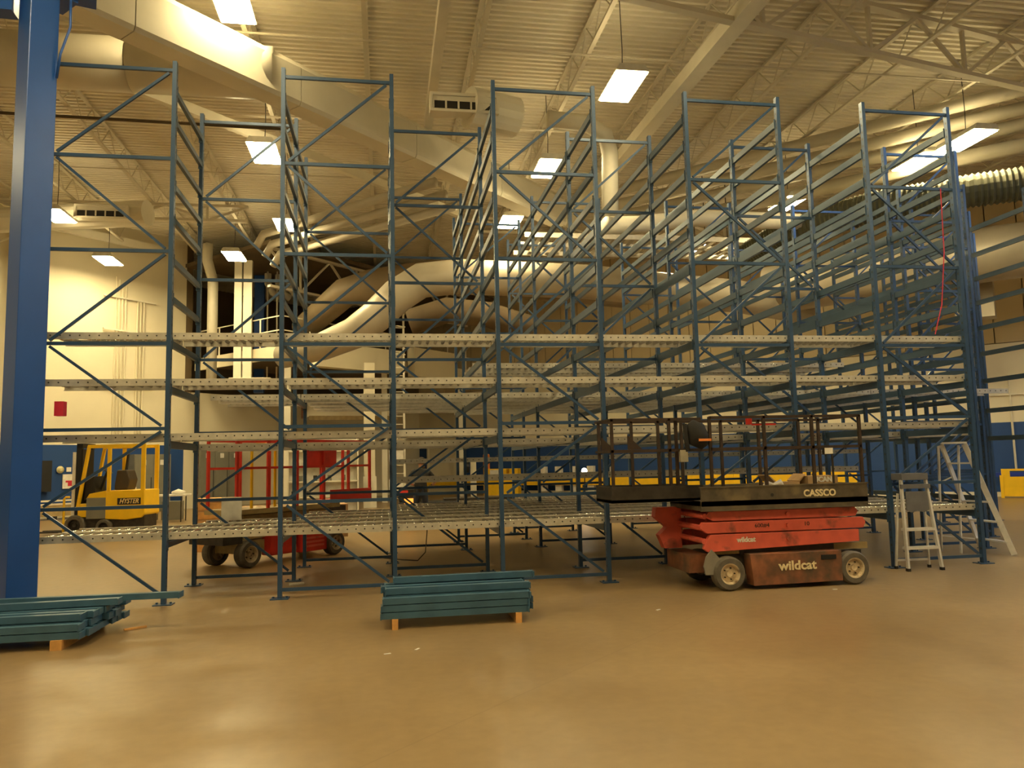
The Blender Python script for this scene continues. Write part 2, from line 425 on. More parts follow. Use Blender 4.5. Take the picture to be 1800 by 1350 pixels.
# silver duct work in the middle distance
pipe('silver_duct', 'fat silver duct curving up from the mezzanine and running right', [(-3.3, 26.3, 5.3), (-1.9, 25.0, 5.45), (-.9, 24.3, 5.75), (-.2, 24, 6.25), (.45, 24, 6.9), (1.2, 24, 7.40), (2.4, 24, 7.55), (6.5, 24, 7.45), (12, 24.5, 7.15), (15.2, 25.5, 6.95)], [.40, .45, .5, .52, .55, .56, .56, .56, .56, .56], DUCTG, 20, 'duct')
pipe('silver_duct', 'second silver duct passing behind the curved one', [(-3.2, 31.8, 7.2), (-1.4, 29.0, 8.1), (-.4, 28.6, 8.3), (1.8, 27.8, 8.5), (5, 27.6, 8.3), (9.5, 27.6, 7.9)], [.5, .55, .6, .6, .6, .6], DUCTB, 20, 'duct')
pipe('silver_duct', 'dark round duct passing low beneath the curved silver duct', [(.9, 26.4, 6.5), (2.2, 26.2, 6.9), (3.6, 26.2, 6.75), (5.2, 26.4, 6.3)], .45, DARK, 18, 'duct')  # shade under the silver duct is in this duct's colour
pipe('silver_duct', 'large tan round duct below the flexible duct at the right edge', [(22.5, 17.8, 7.7), (18.8, 20.4, 7.7), (13.6, 25.2, 7.5)], .85, DUCTG, 22, 'duct')
t = thing('duct_box', 'square silver plenum box under the right hand duct', 'duct', (19.1, 21.9, 0), -PI/4)
obj('box', MB().b2(-.55, .55, -.4, .4, 5.9, 7.2), DUCTG, t); obj('drop_rod', MB().b2(-.25, -.17, -.04, .04, 5.45, 5.9), WHITE, t)
# black sprinkler main at the upper left
pipe('sprinkler_pipe', 'thin dark pipe running level across the upper left roof', [(-13, 16.6, 9.05), (-2.0, 16.9, 9.05)], .035, mat('dark_pipe', (.10, .07, .04), .6), 8)

# lamps (2x4 high bays)
lamp_house = MB(); lamp_house.prism([(-.34, 0), (.34, 0), (.26, .14), (-.26, .14)], (0, -.66, .012), (0, 1, 0), (1, 0, 0), (0, 0, 1), 1.32)
ME_H = lamp_house.mesh('housing', HOUS)
ME_D = MB().b2(-.31, .31, -.62, .62, -.012, .012).mesh('diffuser', LAMPM)
ME_DC = MB().b2(-.31, .31, -.62, .62, -.012, .012).mesh('diffuser', COOLM)
ME_U = MB().b2(-.2, -.08, -.6, .6, .153, .157).b2(.08, .2, -.6, .6, .153, .157).mesh('added_uplight', UPM)
ME_C = MB().tube([(0, 0, .15), (.02, 0, .8), (0, 0, 2.0)], .01, 6).mesh('cord', BLACK)
LP = [(4.87, 14.43, 'biggest bright roof lamp, right of the middle racks'), (-2.76, 14.33, 'bright lamp half hidden by the duct at the top edge'),
      (-2.81, 18.69, 'bright lamp left of the second front frame'), (-2.99, 24.39, 'small lamp below the one left of the second front frame'),
      (-5.26, 28.27, 'lamp hanging in front of the pale mezzanine posts'), (-9.81, 29.25, 'lamp lighting the diagonal left wall'),
      (-9.54, 24.1, 'lamp cut by the blue building column'), (4.27, 18.93, 'lamp at the end of the diagonal duct, upper one'),
      (4.01, 23.45, 'lamp at the end of the diagonal duct, lower one'), (12.11, 20.87, 'lamp behind the fourth front frame'),
      (14.15, 16.05, 'near one of two overlapping lamps at the right'), (13.9, 17.45, 'far one of two overlapping lamps at the right'),
      (10.6, 26.6, 'distant lamp glimpsed through the middle right beams')]
OFF = [(-9.5, 6.5), (-2.6, 6.0), (4.9, 7.0), (12.5, 8.5), (19.5, 9), (-9.5, -2), (-2.5, -1), (4.9, 0), (12.5, 1), (20, 2), (-15, 13), (26, 6), (27, 14)]
for x, y, lb in LP+[(x, y, 'roof lamp outside the picture, %s of the unseen ones' % ORD[i]) for i, (x, y) in enumerate(OFF)]:
    z = 10.32 if y == 14.33 else 9.2
    L_ = thing('high_bay_lamp', lb, 'lamp', (x, y, z), 0, 'roof lamps')
    put('housing', ME_H, L_); put('diffuser', ME_DC if (x, y) in ((12.5, 8.5), (19.5, 9)) else ME_D, L_); put('added_uplight', ME_U, L_); put('cord', ME_C, L_, sc=(1, 1, (11.2-z)/2.0))
for p, r_, lb in (((10.43, 24, 8.65), .13, 'small round lit bulb far behind the third rack gap, biggest of three'), ((10.8, 24, 8.76), .05, 'tiny lit bulb just right of the biggest far bulb'), ((11.61, 24, 8.46), .06, 'lone tiny lit bulb further right of the far bulbs'), ((7.9, 30, 1.2), .12, 'round white light low behind the third front frame')):
    m_ = MB(); m_.sm = True; m_.lathe([(.001, -r_), (r_*.7, -r_*.7), (r_, 0), (r_*.7, r_*.7), (.001, r_)], (0, 0, 0), 'Z', 12)
    t = thing('bulb_light', lb, 'light', p); obj('bulb', m_, BULB, t); obj('stem', MB().b2(-.012, .012, -.012, .012, r_, 11.2-p[2] if p[2] > 5 else .7) if p[2] > 5 else MB().b2(-.02, .02, -.02, .02, -p[2], -r_), DKMET, t)

# ------------------------------------------------------------------ mezzanine behind, left of centre
t = thing('mezzanine', 'cream steel mezzanine platform with hand rails beyond the racks', 'mezzanine')
cn = Vector((-3.85, 30, 0))
L1 = 5.6; L2 = 11.5
sl = MB(); a = cn; b = cn-E45*L1; c = cn+D45*L2; 
for z0_, z1_ in ((5.75, 6.25),):
    pr = [a, b, b+D45*.2+D45*L2*.0, c]
obj('fascia', MB().bar(a+Vector((0, 0, 6.0)), b+Vector((0, 0, 6.0)), .1, .5).bar(a+Vector((0, 0, 6.0)), c+Vector((0, 0, 6.0)), .1, .5), CREAM, t)
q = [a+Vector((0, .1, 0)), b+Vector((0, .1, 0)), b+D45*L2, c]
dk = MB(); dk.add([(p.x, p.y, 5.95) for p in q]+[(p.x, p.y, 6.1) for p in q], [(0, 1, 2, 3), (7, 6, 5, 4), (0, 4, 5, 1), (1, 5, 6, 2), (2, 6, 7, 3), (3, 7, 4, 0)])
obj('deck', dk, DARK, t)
for z in (6.85, 7.4):
    obj('rail', MB().tube([b+Vector((0, 0, z)), a+Vector((0, 0, z)), c+Vector((0, 0, z))], .025, 6), WHITE, t)
for i in range(1, 5): 
    p = a-E45*(i*1.35-.1); obj('rail_post', MB().b2(p.x-.025, p.x+.025, p.y-.025, p.y+.025, 6.2, 7.4), WHITE, t)
for i in range(0, 9):
    p = a+D45*(i*1.4); obj('rail_post', MB().b2(p.x-.025, p.x+.025, p.y-.025, p.y+.025, 6.2, 7.4), WHITE, t)
for i, (s_) in enumerate((0.3, 5.5, 10.8)):
    p = a+D45*s_+Vector((0, .3, 0)); obj('support_post', MB().b2(p.x-.12, p.x+.12, p.y-.12, p.y+.12, 0, 5.75), WHITE, t)
tag(obj('equipment_panel', MB().box((2.3, 35.6, 6.2), (3.0, .4, 1.3), PI/4), CREAM), 'cream boxed duct panel on the mezzanine edge', 'panel')
tag(obj('equipment_panel', MB().box((-1.0, 31.3, 5.9), (4.2, .5, .95), PI/4-.1), CREAM), 'long cream boxed duct running right of the mezzanine corner', 'panel')
pl = MB(); pl.b2(-.17, .17, -.12, .12, 0, 8.0)
t = thing('pale_post', 'bright twin steel post lit by the lamp above it', 'post', (-5.42, 30.95, 0))
obj('left_flange', MB().b2(-.30, -.02, -.12, .12, 5.1, 9.75), WHITE, t); obj('right_flange', MB().b2(.04, .36, -.12, .12, 5.1, 9.75), WHITE, t); obj('base_box', MB().b2(-.45, 1.1, -.20, .12, 5.0, 5.1), WHITE, t)
tag(obj('blue_post', MB().b2(-5.62, -5.2, 34.9, 35.3, 4.9, 10.9), COLB), 'dark blue post right beside the bright twin post', 'post')
pipe('offset_duct', 'cream square riser with a kink left of the bright twin post', [(-6.9, 31.6, 10.6), (-6.9, 31.6, 9.9), (-6.68, 31.6, 9.1), (-6.68, 31.6, 5.1)], .2, WHITE, 4, 'duct')
for i, x in enumerate((-4.95, -4.55, -4.2)):
    pipe('thin_riser', 'thin cream conduit riser right of the dark blue post, %s from left' % ORD[i], [(x, 34.2, 5.0), (x, 34.2, 10.6 if i < 2 else 7.0)], .035, WHITE, 6)
# ribbed shutter box under the mezzanine
t = thing('roller_shutter_box', 'beige shutter housing with ribbed lower edge below the mezzanine', 'shutter', (-1.9, 34.3, 0), .25)
obj('housing', MB().b2(-1.4, 2.6, 0, .5, 3.75, 4.5), CREAM, t)
rb = MB()
obj('ribbed_edge', MB().b2(-1.3, 2.6, -.03, .0, 3.62, 3.8), TANM, t)
obj('end_cap', MB().b2(-1.55, -1.4, -.05, .55, 3.7, 4.55), RUST, t)
# conduits on the diagonal left wall
def wl(s_, z, off=.06):   # point on diagonal wall: s_ metres right of (-20,22)
    p = Vector((-20, 22, 0))+D45*s_+E45*off; return Vector((p.x, p.y, z))
for i in range(7):
    s_ = 13.7+i*.13+(.35 if i > 3 else 0)
    tag(obj('riser_conduit', MB().tube([wl(s_, 2.7), wl(s_, 9.2-.1*i if i < 4 else 8.4)], .03, 6), CREAM), 'thin cream conduit on the diagonal wall, %s from left' % ORD[i], 'conduit')
for i, z in enumerate((8.4, 7.1, 4.9)):
    tag(obj('conduit_strut', MB().bar(wl(13.2, z, .1), wl(15.3, z-.05, .1), .05, .05), WHITE), 'cream strut holding the wall conduits, %s from top' % ORD[i], 'bracket')
tag(obj('brace_rod', MB().bar(wl(9.0, 9.35, .1), wl(11.9, 11.0, 1.6), .06, .06), WHITE), 'cream sloping brace rod above the lamp glow on the wall', 'brace')

# ------------------------------------------------------------------ the rack structure
X = [-4.09, -2.636, -1.28, .133, 1.52, 2.946, 4.321, 5.756, 7.142, 8.566, 9.937, 11.36, 12.76, 14.16]
Y0, DY, H = 10.074, 1.511, 6.885
def RY(r): return Y0+DY*r
FR = {0: [0, 2, 4, 6, 8], 1: [1, 3, 5, 7, 9, 12], 2: [2, 10, 12], 3: [3, 5, 7, 9, 11], 4: [4, 12], 5: [5, 7, 9, 11]}
# upright: lipped channel
pw, pd, th = .052, .074, .010
c_prof = [(-pw/2, -pd/2), (pw/2, -pd/2), (pw/2, pd/2), (pw/2-.016, pd/2), (pw/2-.016, pd/2-th), (pw/2-th, pd/2-th), (pw/2-th, -pd/2+th), (-pw/2+th, -pd/2+th), (-pw/2+th, pd/2-th), (-pw/2+.016, pd/2-th), (-pw/2+.016, pd/2), (-pw/2, pd/2)]
ME_POST = MB().prism(c_prof, (0, 0, .01), (0, 0, 1), (1, 0, 0), (0, 1, 0), H-.01).mesh('upright_post', RACK)
hol = MB()
for i in range(62):
    z = .2+i*.107
    hol.b2(-pw/2-.0015, -pw/2, -.012, .008, z, z+.03).b2(pw/2, pw/2+.0015, -.012, .008, z, z+.03)
ME_HOLE = hol.mesh('slot_row', BOLT)
ME_UNIT = MB().b2(-.5, .5, -.018, .018, -.021, .021).mesh('brace', RACK)
fp = MB(); fp.b2(-.11, .11, -.085, .085, 0, .012)
for sx in (-1, 1): fp.tube([(sx*.08, 0, .012), (sx*.08, 0, .03)], .014, 6)
ME_FOOT = fp.mesh('foot_plate', RACK)
HZ = [6.77, 5.585, 4.37, 3.19, 2.13, 1.18, .11]
rown = ['front', 'second', 'third', 'fourth', 'fifth', 'rearmost']
frame_objs = {}
for r, fl in FR.items():
    for n_, c in enumerate(fl):
        xa, xb = X[c], X[c+1]; wv = xb-xa
        where = '%s from the left in the %s row' % (ORD[n_], rown[r])
        f = thing('upright_frame', 'blue rack upright frame, %s' % where, 'rack frame', (xa, RY(r), 0), 0, 'upright frames of the %s row' % rown[r])
        for xx in (0, wv):
            p_ = put('upright_post', ME_POST, f, (xx, 0, 0)); put('foot_plate', ME_FOOT, f, (xx, 0, 0))
            if r < 4:
                h_ = put('slot_row', ME_HOLE, p_); h_['kind'] = 'stuff'
        iw = wv-pw
        for z in HZ: put('horizontal_brace', ME_UNIT, f, (wv/2, 0, z), (0, 0, 0), (iw, 1, 1))
        for k in range(6):
            za, zb_ = HZ[k]-.03, HZ[k+1]+.03
            xr, xl = wv-pw/2-.04, pw/2+.04
            (x1_, x2_) = (xr, xl) if k % 2 == 0 else (xl, xr)
            dx, dz = x2_-x1_, zb_-za; Ls = math.hypot(dx, dz)
            put('diagonal_brace', ME_UNIT, f, (wv/2, .0, (za+zb_)/2), (0, -math.atan2(dz, dx), 0), (Ls-.02, .8, .8))
# step beams running back from post to post
posts = {}
for r, fl in FR.items():
    for c in fl:
        posts.setdefault(c, set()).add(r); posts.setdefault(c+1, set()).add(r)
LEV = [6.5, 6.10, 5.66, 5.24, 4.80, 4.27, 3.77, 3.20, 2.615, 1.93, .715]
LEVR = [6.46, 5.88, 5.35, 4.82, 4.26, 3.70, 3.11, 2.47, 1.88]
bp = [(-.022, -.045), (.022, -.045), (.022, .022), (.004, .022), (.004, .05), (-.024, .05)]
beam_mesh = {}
def beam_me(L):
    k = round(L, 2)
    if k not in beam_mesh: beam_mesh[k] = MB().prism(bp, (0, 0, 0), (0, 1, 0), (1, 0, 0), (0, 0, 1), L).mesh('rack_crossbar', BEAM)
    return beam_mesh[k]
ME_CONN = MB().b2(-.036, .03, -.006, .006, -.075, .075).mesh('end_connector', BEAM)
deep = MB(); nb = 0
for c in sorted(posts):
    rr = sorted(posts[c])
    if c in (0, 13): rr = []
    for a, b in zip(rr[:-1], rr[1:]):
        lv = LEVR if (c >= 12) else LEV
        if c == 11 and a == 1: continue
        for li, z in enumerate(lv):
            ya, yb = RY(a)+pd/2+.002, RY(b)-pd/2-.002
            if a >= 3:
                deep.prism(bp, (X[c], ya, z), (0, 1, 0), (1, 0, 0), (0, 0, 1), yb-ya); continue
            nb += 1
            if nb > 298:
                deep.prism(bp, (X[c], ya, z), (0, 1, 0), (1, 0, 0), (0, 0, 1), yb-ya); continue
            o = put('rack_crossbar', beam_me(yb-ya), None, (X[c], ya, z))
            tag(o, 'blue crossbar, %s from top, %s to %s row, %s upright line from left' % (ORD[li], rown[a], rown[b], ORD[c]), 'rack bar', 'crossbars running back between the upright rows')
            if a < 2:
                put('end_connector', ME_CONN, o, (0, .006, 0)); put('end_connector', ME_CONN, o, (0, (yb-ya)-.006, 0))
d_ = obj('rear_crossbars', deep, BEAM); tag(d_, 'mass of blue crossbars between the rearmost rack rows', 'rack bars'); d_['kind'] = 'stuff'
# safety rope hanging at the right hand frame
tag(obj('red_rope', MB().tube([(8.34, 10.045, 5.585), (8.31, 10.04, 4.6), (8.2, 10.04, 3.8), (8.05, 10.04, 3.35)], .008, 5), REDS), 'thin red rope hanging in the rightmost front frame', 'rope')

# ------------------------------------------------------------------ roller flow lanes
BAY, PT = 1.41, .1085
def rail_me(z_h=.085, flip=1):
    a = [(0, 0), (.035*flip, 0), (.035*flip, .006), (.006*flip, .006), (.006*flip, z_h-.006), (.035*flip, z_h-.006), (.035*flip, z_h), (0, z_h)]
    return MB().prism(a, (0.006, 0, 0), (1, 0, 0), (0, 1, 0), (0, 0, 1), BAY-.012).mesh('rail', GALV)
ME_RF, ME_RB = rail_me(flip=1), rail_me(flip=-1)
bl = MB()
for i in range(13):
    x = .055+i*PT; bl.tube([(x, -.004, .045), (x, 0, .045)], .010, 6)
ME_BL = bl.mesh('axle_ends', BOLT)
def roller_mb(mb, x, wd, n=10):
    mb.tube([(x, .012, .058), (x, wd-.012, .058)], .024, n, True)
LANE = {}
ROLLER_ME = {}
def lane(label, c, y, zt, wd, single, group, nb_=1, x0=None, skip=()):
    xa = X[c] if x0 is None else x0
    sx = (X[c+nb_]-X[c])/(BAY*1.0) if x0 is None else 1.
    t = thing('roller_lane', label, 'conveyor', (xa, y, zt-.085), 0, group, (sx, 1, 1))
    put('rail', ME_RF, t); put('rail', ME_RB, t, (0, wd, 0))
    o = put('axle_ends', ME_BL, t); o['kind'] = 'stuff'
    if single:
        if wd not in ROLLER_ME:
            m_ = MB(); m_.sm = True; roller_mb(m_, 0, wd); ROLLER_ME[wd] = m_.mesh('roller', ROLL)
        for i in range(13):
            if i in skip: continue
            put('roller', ROLLER_ME[wd], t, (.055+i*PT, 0, 0))
    else:
        if wd not in LANE:
            m_ = MB(); m_.sm = True
            for i in range(13): roller_mb(m_, .055+i*PT, wd, 8)
            LANE[wd] = m_.mesh('rollers', ROLL)
        o = put('rollers', LANE[wd], t); o['kind'] = 'stuff'
    return t
LN = {3.34: 'top lane level', 2.755: 'second lane level', 2.07: 'third lane level', .855: 'lowest lane level'}
YF = Y0+.055
for zt, nm in LN.items():
    for c in range(0, 9):
        lane('galvanised roller lane at the %s, front edge, %s bay from left' % (nm, ORD[c]), c, YF, zt, .62 if zt > 2 else .60, True, 'front roller lanes', skip=random.sample(range(13), random.choice((0, 0, 1, 2))))
# lowest level: many lanes deep, staggered along the diagonal edge
ys = [10.83, 11.66, 12.40, 13.14, 13.90, 14.68, 15.42, 16.16, 16.90]
for k, y in enumerate(ys):
    first = min(8, max(0, int(round(k*.62+.35))))
    for c in range(first, 9):
        lane('roller lane at the lowest lane level, %s lane back, %s bay from left' % (ORD[k+1], ORD[c]), c, y, .855, .60, k == 0, 'roller lanes of the lowest level')
def deep_lanes(z, ylist, c0, c1, nm, stag=.6):
    for k, y in enumerate(ylist):
        for c in range(min(c1, c0+int(k*stag)), c1):
            lane('roller lane, %s, %s lane back, %s bay from left' % (nm, ORD[k], ORD[c]), c, y, z, .60, False, 'rear roller lanes on the '+nm)
deep_lanes(2.755, [12.40, 13.14, 13.90, 14.68, 15.42, 16.16], 1, 11, 'second lane level')
deep_lanes(1.975, [11.66, 12.40, 13.14], 1, 10, 'third lane level')
deep_lanes(3.34, [13.14, 13.90], 4, 9, 'top lane level')
deep_lanes(1.72, [14.68, 15.42], 3, 10, 'level just below the third')
deep_lanes(1.40, [12.9, 13.65], 3, 9, 'level at waist height')
tag(obj('upper_track', MB().b2(0, .01, 0, .01, 0, .01), GALV), 'x', 'x')
bpy.data.objects.remove(bpy.data.objects['upper_track'])
# grated rack high in the middle distance
t = thing('overhead_grating', 'overhead silver slatted conveyor glimpsed high behind the third front frame', 'conveyor', (4.0, 21.0, 8.0))
for i in range(3): obj('side_rail', MB().b2(0, 7.4, i*.95, i*.95+.05, 0, .14), GALV, t)
for i in range(26): obj('slat', MB().b2(.15+i*.28, .28+i*.28, .05, 1.9, .05, .09), ROLL, t)

# ------------------------------------------------------------------ blue building column and its head beam, left
t = thing('building_column', 'big square blue steel building column at the left edge', 'column', (-4.06, 9.55, 0), PI/4)
obj('shaft', MB().b2(-.16, .16, -.16, .16, .02, 7.35), COLB, t, .008)
obj('base_plate', MB().b2(-.25, .25, -.25, .25, 0, .02), COLB, t)
obj('head_plate', MB().b2(-.2, .35, -.2, .2, 7.35, 7.40), COLB, t)
tag(obj('head_beam', MB().bar((-7.2, 9.35, 7.22), (-4.31, 9.52, 7.22), .22, .30).bar((-4.06, 9.55, 7.5), (-3.5, 9.75, 7.52), .25, .22), COLB), 'blue horizontal head beam on the left building column', 'beam')
pipe('column_conduit', 'thin dark conduit bending in beside the column top', [(-3.70, 9.5, 7.6), (-3.69, 9.5, 6.95), (-3.79, 9.5, 6.6), (-3.82, 9.5, 6.3)], .016, COLB, 6)
tag(obj('fire_alarm', MB().b2(-3.80, -3.70, 9.72, 9.82, 2.28, 2.45), REDS), 'small red alarm box behind the blue building column', 'alarm')

# ------------------------------------------------------------------ stacked loose beams on timber bearers
def loose(x0, x1, y, z, rz, label, group, par=True):
    L = x1-x0
    t = thing('loose_crossbar', label, 'rack bar', (x0, y, z), rz, group)
    pr = [(-.06, 0), (.06, 0), (.06, .012), (.02, .012), (.02, .05), (-.06, .05)]
    obj('bar_body', MB().prism([(-.055, 0), (.055, 0), (.055, .035), (.025, .035), (.025, .062), (-.055, .062)], (0, 0, 0), (1, 0, 0), (0, 1, 0), (0, 0, 1), L), STKB, t)
    for xx in (-.012, L):
        obj('end_connector', MB().b2(xx, xx+.012, -.085, .085, 0, .06), STKB, t)
t = tag(obj('timber_bearer', MB().b2(-3.02, -2.92, 7.82, 8.95, 0, .09), WOOD), 'sawn timber bearer under the right end of the left beam stack', 'timber')
t = tag(obj('timber_bearer', MB().b2(-5.0, -4.9, 7.82, 8.95, 0, .09), WOOD), 'sawn timber bearer under the far end of the left beam stack', 'timber')
for row in range(8):
    y = 7.90+row*.137
    for lay in range(3):
        if lay == 2 and row == 0: continue
        dx = random.uniform(-.05, .05)
        loose(-5.2+dx, -2.80+dx+row*.012, y+random.uniform(-.006, .006), .09+lay*.070, 0, 'loose blue bar in the left stack, %s layer up, %s from the front' % (ORD[lay], ORD[row]), 'loose beams stacked at the left')
loose(-4.6, -2.1, 8.72, .09+3*.070, -.03, 'odd blue beam lying on top of the left stack, poking out to the right', None)
loose(-4.9, -2.62, 8.3, .09+3*.070, .05, 'blue beam lying loosely across the top middle of the left stack', None)
sc = MB(); tag(obj('wood_offcut', MB().bar((-2.62, 8.58, .012), (-2.44, 8.70, .012), .03, .018), WOOD), 'small pale wood offcut on the floor beside the left stack', 'offcut')
for x_, lb in ((.10, 'left'), (1.34, 'right')):
    tag(obj('timber_bearer', MB().b2(x_-.03, x_+.03, 7.86, 8.55, 0, .10), WOOD), 'short timber bearer under the %s end of the centre beam stack' % lb, 'timber')
for row, (n_, xo) in enumerate(((3, 0), (4, .05), (4, .02), (4, .04))):
    for lay in range(n_):
        o = random.uniform(-.025, .025)
        loose(-.03+xo+o, 1.44+xo+o, 7.94+row*.16, .10+lay*.070, 0, 'loose blue bar in the centre stack, %s layer up, %s from the front' % (ORD[lay], ORD[row]), 'loose beams stacked at the centre')
loose(.10, 1.58, 8.36, .10+4*.070, .015, 'topmost blue beam of the centre stack, slightly skewed', None)

# ------------------------------------------------------------------ main scissor lift, right
def wheel(parent, x, y, r, wd, hubm=HUB, side=-1):
    t = put('wheel', (lambda m_: m_)(None), parent, (x, y, r)) if False else None
    m_ = MB(); m_.sm = False
    m_.lathe([(r*.62, -wd/2), (r*.9, -wd/2), (r, -wd*.32), (r, wd*.32), (r*.9, wd/2), (r*.62, wd/2)], (x, y, r), 'Y', 28)
    o = obj('tyre', m_, RUBBER, parent)
    h = MB(); h.lathe([(0.001, side*wd*.30), (r*.18, side*wd*.36), (r*.22, side*wd*.18), (r*.5, side*wd*.14), (r*.56, side*wd*.46), (r*.63, side*wd*.48), (r*.63, -side*wd*.3), (.001, -side*wd*.3)], (x, y, r), 'Y', 24)
    hb = obj('hub', h, hubm, o)
    b = MB()
    for k in range(5):
        a = 2*PI*k/5; b.tube([(x+r*.34*math.cos(a), y+side*wd*.16, r+r*.34*math.sin(a)), (x+r*.34*math.cos(a), y+side*wd*.3, r+r*.34*math.sin(a))], r*.045, 6)
    obj('wheel_nuts', b, DKMET, o)
    return o
LF = thing('scissor_lift', 'red scissor lift with rusty base and grimy black platform, parked at the right', 'lift', (0, 0, 0))
for x in (4.14, 5.80):
    wheel(LF, x, 9.02, .205, .15); wheel(LF, x, 9.88, .205, .15, HUB, 1)
obj('chassis', MB().b2(3.98, 6.02, 9.14, 9.88, .17, .40).b2(4.35, 5.62, 9.1, 9.9, .40, .50), DKMET, LF)
obj('axle', MB().tube([(4.14, 9.0, .205), (4.14, 9.88, .205)], .03, 8).tube([(5.8, 9.0, .205), (5.8, 9.88, .205)], .03, 8), DKMET, LF)
door = obj('battery_door', MB().prism([(4.40, .43), (4.44, .05), (5.62, .06), (5.62, .43)], (0, 8.94, 0), (0, 1, 0), (1, 0, 0), (0, 0, 1), .19), RUST, LF, .006)
obj('door_handle_hole', MB().b2(5.34, 5.54, 8.93, 8.942, .33, .385), BLACK, door)
text('lettering', 'wildcat', .155, LETT, door, (5.02, 8.936, .27), sx=1.12, bold=.004)
obj('top_edge_frame', MB().b2(4.0, 6.1, 9.12, 9.2, .42, .50), TANM, LF)
obj('hitch_plate', MB().prism([(3.86, .42), (3.93, .50), (4.02, .40), (4.10, .36), (4.02, .20), (3.84, .20), (3.82, .3)], (0, 8.98, 0), (0, 1, 0), (1, 0, 0), (0, 0, 1), .03), mat('grey_bracket', (.22, .2, .17), .6), LF)
obj('front_bumper', MB().b2(3.72, 3.98, 9.2, 9.95, .2, .42), RUST, LF)
# folded scissor arms: three tiers on two sides
tiers = [(.505, .675), (.69, .825), (.84, .955)]
for side, yy in ((0, 9.02), (1, 9.86)):
    for i, (za, zb_) in enumerate(tiers):
        le, re = (3.88, 5.93) if i != 1 else (3.80, 6.03)
        pr = [(le+.05, zb_), (re-.03, zb_), (re, (za+zb_)/2), (re-.03, za), (le+.10, za), (le, (za+zb_)/2)]
        if i == 0: pr = [(le+.06, zb_), (re, zb_), (re, za+.02), (le+.02, za-.04), (le-.03, za), (le-.02, za+.06)]
        ar = obj('scissor_arm', MB().prism(pr, (0, yy, 0), (0, 1, 0), (1, 0, 0), (0, 0, 1), .07), RED, LF, .006)
        obj('pivot_pin', MB().tube([(4.96, yy-.03, (za+zb_)/2), (4.96, yy, (za+zb_)/2)], .025, 12), RED, ar)
        obj('inner_arm', MB().b2(le+.15, re-.12, yy+(.09 if side == 0 else -.09), yy+(.14 if side == 0 else -.04), za+.01, zb_-.01), RED, LF)
for x, z in ((3.86, .60), (3.84, .76), (3.88, .90), (6.0, .76), (5.9, .9)):
    obj('cross_tube', MB().tube([(x, 9.03, z), (x, 9.92, z)], .035, 10), RED, LF)
obj('red_end_bracket', MB().prism([(3.52, .98), (3.86, .98), (3.86, .45), (3.62, .45), (3.55, .62), (3.66, .72), (3.5, .86)], (0, 9.75, 0), (0, 1, 0), (1, 0, 0), (0, 0, 1), .14), RED, LF)
text('lettering', 'wildcat', .085, LETW, LF, (4.40, 9.018, .60), sx=1.0, bold=.003)
text('lettering', '600#4', .07, DKMET, LF, (4.62, 9.018, .765), sx=1.1)
text('lettering', '10', .07, DKMET, LF, (5.22, 9.018, .765), sx=1.1)
# platform
pf = obj('platform', MB().b2(3.80, 6.03, 8.93, 9.97, 1.02, 1.09).b2(3.80, 6.03, 8.93, 8.955, .97, 1.25).b2(3.80, 6.03, 9.945, 9.97, .97, 1.25).b2(6.005, 6.03, 8.955, 9.945, .97, 1.25).b2(3.80, 3.825, 8.955, 9.945, .97, 1.09), DECKM, LF, .004)
text('lettering', 'CASSCO', .115, LETT, pf, (5.37, 8.928, 1.145), sx=1.0, bold=.004)
obj('side_hole', MB().lathe([(.001, 0), (.022, 0)], (4.73, 8.926, 1.14), 'Y', 14), BLACK, pf)
obj('top_lip', MB().b2(3.79, 6.04, 8.922, 8.96, 1.245, 1.262), DECKM, pf); obj('bottom_lip', MB().b2(3.79, 6.04, 8.915, 8.95, .965, .985), DECKM, pf)
ex = obj('extension_deck', MB().b2(2.76, 3.95, 9.2, 9.9, 1.085, 1.12).b2(2.76, 3.95, 9.2, 9.23, 1.08, 1.28).b2(2.76, 3.95, 9.87, 9.9, 1.08, 1.28).b2(2.76, 2.79, 9.23, 9.87, 1.08, 1.28), DKMET, LF)
RAILM = mat('dark_brown_guard_rail', (.045, .028, .02), .5, .2, .3, 10.)
def rpost(x, y, z0=1.09, z1=2.12, w_=.035): obj('guard_post', MB().b2(x-w_/2, x+w_/2, y-w_/2, y+w_/2, z0, z1), RAILM, LF)
for x in (3.98, 4.70, 5.35, 6.01): rpost(x, 8.99)
for x in (3.98, 4.55, 5.10, 5.70, 6.0): rpost(x, 9.92)
for x in (2.80, 3.25, 3.62): rpost(x, 9.84)
for x in (2.80, 3.55): rpost(x, 9.25)
rpost(3.66, 9.30)
for y_, xa, xb in ((8.99, 3.98, 6.02), (9.92, 3.98, 6.02), (9.25, 2.78, 3.98), (9.84, 2.78, 3.98)):
    for z in (2.11, 1.72): obj('guard_rail', MB().bar((xa, y_, z), (xb, y_, z), .035, .035), RAILM, LF)
for x, z in ((6.02, 2.11), (6.02, 1.72), (2.78, 2.11), (2.78, 1.72)):
    obj('guard_rail', MB().bar((x, 9.0 if x > 4 else 9.25, z), (x, 9.9, z), .03, .03), RAILM, LF)
for x in (2.83, 3.0):
    obj('gusset', MB().prism([(x, 1.74), (x+.19, 1.74), (x, 1.92)], (0, 9.24 if x > 2.9 else 9.84, 0), (0, 1, 0), (1, 0, 0), (0, 0, 1), .012), RAILM, LF)
obj('control_box', MB().b2(3.68, 3.78, 9.22, 9.28, 1.57, 1.72), mat('pale_box', (.5, .47, .36), .5), LF)
